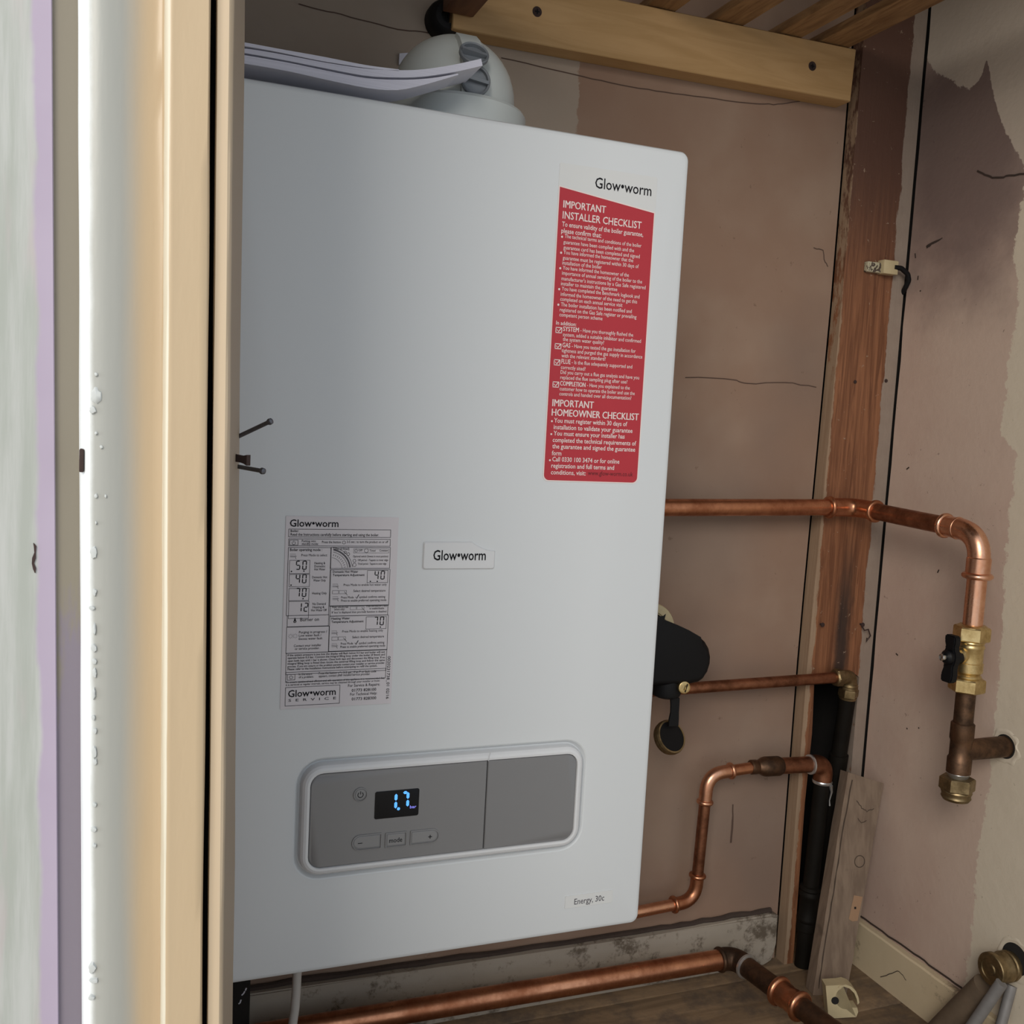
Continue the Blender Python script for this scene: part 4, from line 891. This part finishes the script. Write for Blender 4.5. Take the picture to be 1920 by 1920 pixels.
# condensate hose
bm = B(); a = P(557,1800,y=.10); tube(bm, fillet([V((a.x+.001,.10,ZB+.003)),P(556,1850,y=.10),P(553,1890,y=.101),P(548,1925,y=.103),V((P(548,1925,y=.103).x-.004,.11,ZF+.03)),V((P(548,1925,y=.103).x-.004,.16,ZF+.006))],.02,6), .0045, 16)
top('drain_hose', bm, M_cable, 'pale grey plastic hose hanging below the left of the boiler', 'hose')

# filling valve: black hood, neck, strap and dangling cap
fill = thing('filling_valve', 'black plastic filling valve with dangling cap, half hidden behind the boiler edge', 'valve', (.36,.2,-.27))
g = lambda px,py: P(1200+px/5.647,1100+py/5.647,y=.20)
ol = [(60,215),(200,330),(215,335),(350,385),(470,440),(600,515),(665,570),(705,640),(722,730),(718,800),(690,890),(640,965),(590,1000),(430,1035),(60,1035)]
pts = [g(*p) for p in ol]; bm = B(); a_ = prism(bm, [V((p.x,.19,p.z)) for p in pts], (0,.05,0))
bmesh.ops.bevel(bm, geom=[e for e in bm.edges if abs(e.verts[0].co.y-e.verts[1].co.y)<1e-5], offset=.008, segments=4, affect='EDGES', profile=.5); obj('hood', bm, M_black, fill, 40)
c = g(318,1030); ra = (g(460,1030)-g(185,1030)).length/2; zl = g(318,1195).z
bm = B(); lathe(bm, V((c.x,.208,c.z+.004)), (0,0,-1), [(0,ra*.9),(c.z-zl-.004,ra),(c.z-zl,ra*.93),(c.z-zl+.003,ra*.6)], 28); obj('neck', bm, M_blackrub, fill)
bm = B(); sp = [g(370,1180),g(370,1250),g(366,1330),g(358,1400),g(352,1475)]
lo = []
for p,w in zip(sp,(.0062,.0058,.0056,.0066,.0068)): lo.append([V((p.x-w,.199,p.z)),V((p.x+w,.199,p.z)),V((p.x+w,.2015,p.z)),V((p.x-w,.2015,p.z))])
loft(bm, lo); strap = obj('strap', bm, M_blackrub, fill)
cc_ = g(325,1590); dc = V((.18,-.80,.50)); 
bm = B(); lathe(bm, cc_-dc.normalized()*.008, dc, [(0,.0205),(.004,.0215),(.006,.0208),(.008,.0215),(.0105,.0205),(.0105,.0185),(.002,.0183)], 32, cap1=False); cap_ = obj('cap', bm, M_brass_old, fill, label='dangling cap with a worn metal rim')
bm = B(); lathe(bm, cc_-dc.normalized()*.006, dc, [(0,.0182),(.008,.0182)], 32); obj('cap_seal', bm, M_black, cap_)
c = P(1286,1290,y=.186); bm = B(); lathe(bm, c+V((0,.014,0)), V((-.12,-1,.02)), [(0,.0072),(.012,.0078),(.0138,.0076),(.0144,.0066),(.0141,.0030),(.0125,.0026),(.0125,.0005)], 28)
rule(bm, [(c.x-.0012,c.z-.0052),(c.x+.0016,c.z+.0052)], .0012, .1848, 1); obj('brass_screw', bm, [M_brass, M_black], fill)
c = P(1222,1186,y=.235); bm = B(); lathe(bm, V((c.x,.244,c.z)), (0,-1,0), [(0,.0355),(.002,.0365),(.004,.0355),(.004,.026),(.002,.0255)], 40); obj('brass_ring', bm, M_cream_pl, fill)

# ------------------------------------------------------------------ loose and small things
# rough plank leaning in the corner
bl, br_ = P(1521,1862,z=ZF+.001), P(1590,1868,z=ZF+.001); tl = P(1596,1446,x=.668); tr = P(1652,1464,x=.7225)
ux = (br_-bl); axis = ((tl+tr)/2-(bl+br_)/2); 
wv = (ux.normalized()+ (tr-tl).normalized()).normalized(); ax = axis.normalized(); wv = (wv-ax*wv.dot(ax)).normalized(); nv = ax.cross(wv)
if nv.y > 0: nv = -nv
c0 = (bl+br_)/2; w0 = ux.length/2; w1 = (tr-tl).length/2*.98
bm = B(); lo = []; n = 26
for k in range(n+1):
    s = k/n; c = c0+axis*s; w = w0+(w1-w0)*s
    j = lambda q: noise.noise(V((q,s*9,1)))*.0009
    lo.append([c-wv*(w+j(1)), c+wv*(w+j(2)), c+wv*(w+j(3))-nv*.021, c-wv*(w+j(4))-nv*.021])
lo[0] = [V((p.x,p.y,ZF+.0008)) for p in lo[0]]
lo[-1][2] -= ax*.006; lo[-1][1] -= ax*.005
loft(bm, lo)
pl = top('loose_plank', bm, M_plank, 'rough weathered offcut of plank leaning in the corner of the cupboard', 'plank', ang=50)
pp = lambda s,t: c0+axis*s+wv*((w0+(w1-w0)*s)*t)
Mplb = Matrix.Translation(V((0,0,0)))
bm = B(); ce = pp(.61,.42)
strip(bm, [ce+wv*(.0075*math.cos(a_*math.pi/12))+ax*(.0080*math.sin(a_*math.pi/12)) for a_ in range(25)], .0012, nv)
strip(bm, jag([pp(.02,-.74),pp(.25,-.78),pp(.5,-.76),pp(.72,-.80),pp(.97,-.72)],5,.0006), [.0010+.0012*abs(math.sin(k_*1.7)) for k_ in range(21)], nv)
strip(bm, jag([pp(.88,-.30),pp(.85,.05),pp(.84,.35),pp(.86,.70)],4,.0008), .0010, nv); strip(bm, jag([pp(.80,-.1),pp(.785,.15),pp(.80,.4)],3,.0008), .0009, nv)
obj('stain_mark', bm, plain('plank_stain', (.06,.040,.028), .9, var=.3), pl)
bm = B(); q4 = [pp(.455,.42),pp(.455,.93),pp(.345,.88),pp(.338,.60),pp(.345,.36)]
fpl = [bm.verts.new(p+nv*.0005) for p in q4]; bm.faces.new(fpl); strip(bm, [pp(.405,.60),pp(.395,.62)], .0030, nv, 1, .0009)
obj('fresh_patch', bm, [plain('fresh_wood', (.34,.205,.12), .8, var=.1), M_dark], pl, label='paler freshly cut patch with a screw hole')
# aged clip on the floor
ck = P(1575,1876,z=ZF+.018); clip = thing('pipe_clip', 'yellowed plastic pipe clip lying open on the floor by the plank', 'clip', (ck.x,ck.y,ZF))
Mx = Matrix.Translation(V((ck.x,ck.y,ZF+.0225))) @ Matrix.Rotation(math.radians(-24),4,'Z') @ Matrix.Rotation(math.radians(-6),4,'X') @ Matrix.Rotation(math.radians(-8),4,'Y')
def addT(bm): bmesh.ops.transform(bm, matrix=Mx, verts=bm.verts)
bm = B(); o_ = [(-.020,-.022),(.016,-.022),(.019,-.016),(.0185,-.010),(.012,-.0095)]
inner = [(.004+.013*math.cos(math.radians(a_)), .003+.014*math.sin(math.radians(a_))) for a_ in range(300,90,-15)]
o_ = o_+inner+[(.002,.021),(-.020,.021)]
prism(bm, [(x,-.010,z) for x,z in o_], (0,.020,0)); bmesh.ops.triangulate(bm, faces=[f for f in bm.faces if len(f.verts) > 4]); addT(bm); obj('clip_base', bm, M_cream_pl, clip, 35)
bm = B(); pts = [(-.002,.0205),(.006,.0215),(.013,.0185),(.0185,.012),(.021,.004),(.0215,-.003)]
lo = [[V((x,-.011,z)),V((x,.011,z)),V((x-.0025,.011,z-.0025)),V((x-.0025,-.011,z-.0025))] for x,z in pts]; loft(bm, lo); addT(bm); obj('clip_strap', bm, M_cream_pl, clip, 35)
bm = B(); lathe(bm, (-.0095,-.0098,.001), (0,-1,0), [(0,.0050),(.0004,.0050)], 20); addT(bm); obj('screw_hole', bm, M_dark, clip)

# painted cable clip and black cable on the corner board
cc2 = thing('cable_clip', 'white paint-flaked cable clip on the corner board with a hooked black cable', 'clip', P(1655,512,y=.275))
x0,x1 = P(1629,500,y=.27).x, P(1655,500,y=.27).x; x2 = P(1681,500,y=.27).x; z0,z1 = P(1650,511,y=.27).z, P(1650,486,y=.27).z
bm = B(); box(bm, x0,x1,.272,.2799,z0,z1-.004,.001); obj('flaked_block', bm, M_clipwhite, cc2)
bm = B(); box(bm, x1-.001,x2,.266,.2799,z0-.001,z1,.0012); obj('clip_block', bm, M_cream_pl, cc2)
bm = B(); cp = [P(1676,501,y=.268),P(1690,503,y=.266),P(1702,514,y=.266),P(1704,526,y=.268),P(1698,538,y=.274),P(1692,550,y=.282)]
tube(bm, fillet(cp,.008,5), .0034, 14); obj('cable', bm, M_blackrub, cc2)
# iron nails in the corner board
def nail(px, py, y, label, d=(0,-1,0), ln=.006, hr=.0032, grp='iron nails in the corner board'):
    c = P(px,py,y=y); bm = B(); lathe(bm, c, d, [(-.004,.0014),(ln-.001,.0014),(ln-.001,hr),(ln,hr*.9)], 14)
    return top('nail', bm, M_rust, label, 'nail', grp)
nail(1538,1170,.28,'rusty nail head in the brown part of the corner board above the thin pipe')
nail(1613,1170,.28,'rusty nail head at the pale right margin of the corner board')
nail(1603,716,.28,'dark nail head high in the brown face of the corner board',ln=.0012,hr=.0026)
nail(1661,714,.28,'dark nail head in the pale margin of the corner board, high up',ln=.0012,hr=.0026)
bm = B(); c0 = P(1615,1172,y=.277); tube(bm, [c0,P(1621,1182,y=.272),P(1628,1180,y=.272),P(1632,1192,y=.273),P(1624,1204,y=.274),P(1626,1196,y=.275)], .0011, 8); top('wire_scrap', bm, M_rust, 'twisted scrap of rusty wire hanging from the right nail of the corner board', 'wire')
# nails and latch stub in the door lining
def stick(pa, pb, r, hr, label):
    bm = B(); d = (pb-pa); L = d.length; lathe(bm, pa, d, [(-.004,r),(L-.0012,r),(L-.0008,hr*.8),(L,hr),(L+.0014,hr*.9),(L+.002,hr*.4)], 16)
    return top('nail', bm, M_steel, label, 'nail', 'nails sticking out of the door lining')
stick(P(454,815,y=-.3055), P(505,791,y=-.318), .0011, .0017, 'steel nail pointing up and right out of the door lining')
stick(P(447,875,y=-.315), P(491,883,y=-.328), .0011, .0017, 'steel nail just below the rusty latch stub of the door lining')
a = P(439,858,y=-.335); b_ = P(466,863,y=-.342); d = (b_-a).normalized(); up = V((0,0,1)); sd_ = d.cross(up).normalized()
bm = B(); lo = []
for s,h,w in ((-.25,.0018,.0010),(.0,.0018,.0010),(.55,.0017,.0010),(.75,.0019,.0011),(1.0,.0026,.0013)):
    p = a.lerp(b_,s); lo.append([p+up*h+sd_*w,p+up*h-sd_*w,p-up*h-sd_*w,p-up*h+sd_*w])
loft(bm, lo); top('latch_stub', bm, M_rust, 'rusty iron latch stub between the two nails in the door lining', 'latch')
# old pipe end and pipes low on the right wall
old = thing('old_pipe_end', 'old brass pipe end capped in a broken hole low on the right wall', 'pipe', (.70,.03,-.53))
pc_ = P(1866,1816,x=.70)
bm = B(); lathe(bm, V((XR+.003,pc_.y,pc_.z)), (-1,0,0), [(0,.0165),(.006,.0168),(.007,.0180),(.010,.0180),(.0115,.0168),(.014,.0182),(.017,.0182),(.019,.0168),(.0285,.0165),(.031,.0195),(.036,.0195),(.037,.0185),(.0372,.0130),(.0360,.0125),(.0362,.0070),(.0374,.0060),(.0376,.002)], 32); obj('capped_end', bm, M_brass_old, old)
bm = hole(V((XR,pc_.y-.004,pc_.z+.010)), (-1,0,0), .021, .0265, B(), 5.0)
for f in bm.faces: f.material_index = 1 if len(f.verts) > 4 else 0
struct('trim_9', bm, [M_right, M_dark], 60)
def wallpipe(pa, pb, xa, xb, rad, mat, label):
    a = P(*pa,x=xa); c = P(*pb,x=xb); d = (c-a).normalized(); s = (ZF+rad*.6-a.z)/d.z
    bm = B(); tube(bm, [a, a+d*s*.5, a+d*s], [rad,rad*1.02,rad], 18); return top('old_pipe', bm, mat, label, 'pipe', 'old pipes low on the right wall')
wallpipe((1850,1850),(1775,1925),.700,.690,.0165,M_oldpipe,'thick dusty brown pipe slanting down from under the capped brass end')
wallpipe((1878,1843),(1822,1925),.690,.675,.0068,M_greypipe,'grey lead pipe slanting down in front of the thick dusty pipe')
wallpipe((1897,1848),(1876,1925),.722,.704,.0060,M_greypipe,'short grey pipe nearest the right edge, dropping steeply')
# scrap of white board by the flue on the wall
bm = B(); pts = [P(*p,y=.296) for p in ((749,100),(765,99),(764,108),(752,121),(748,121))]; prism(bm, pts, (0,.0035,0)); top('plaster_chip', bm, M_paper, 'small white plaster chip stuck to the wall left of the flue', 'plaster')
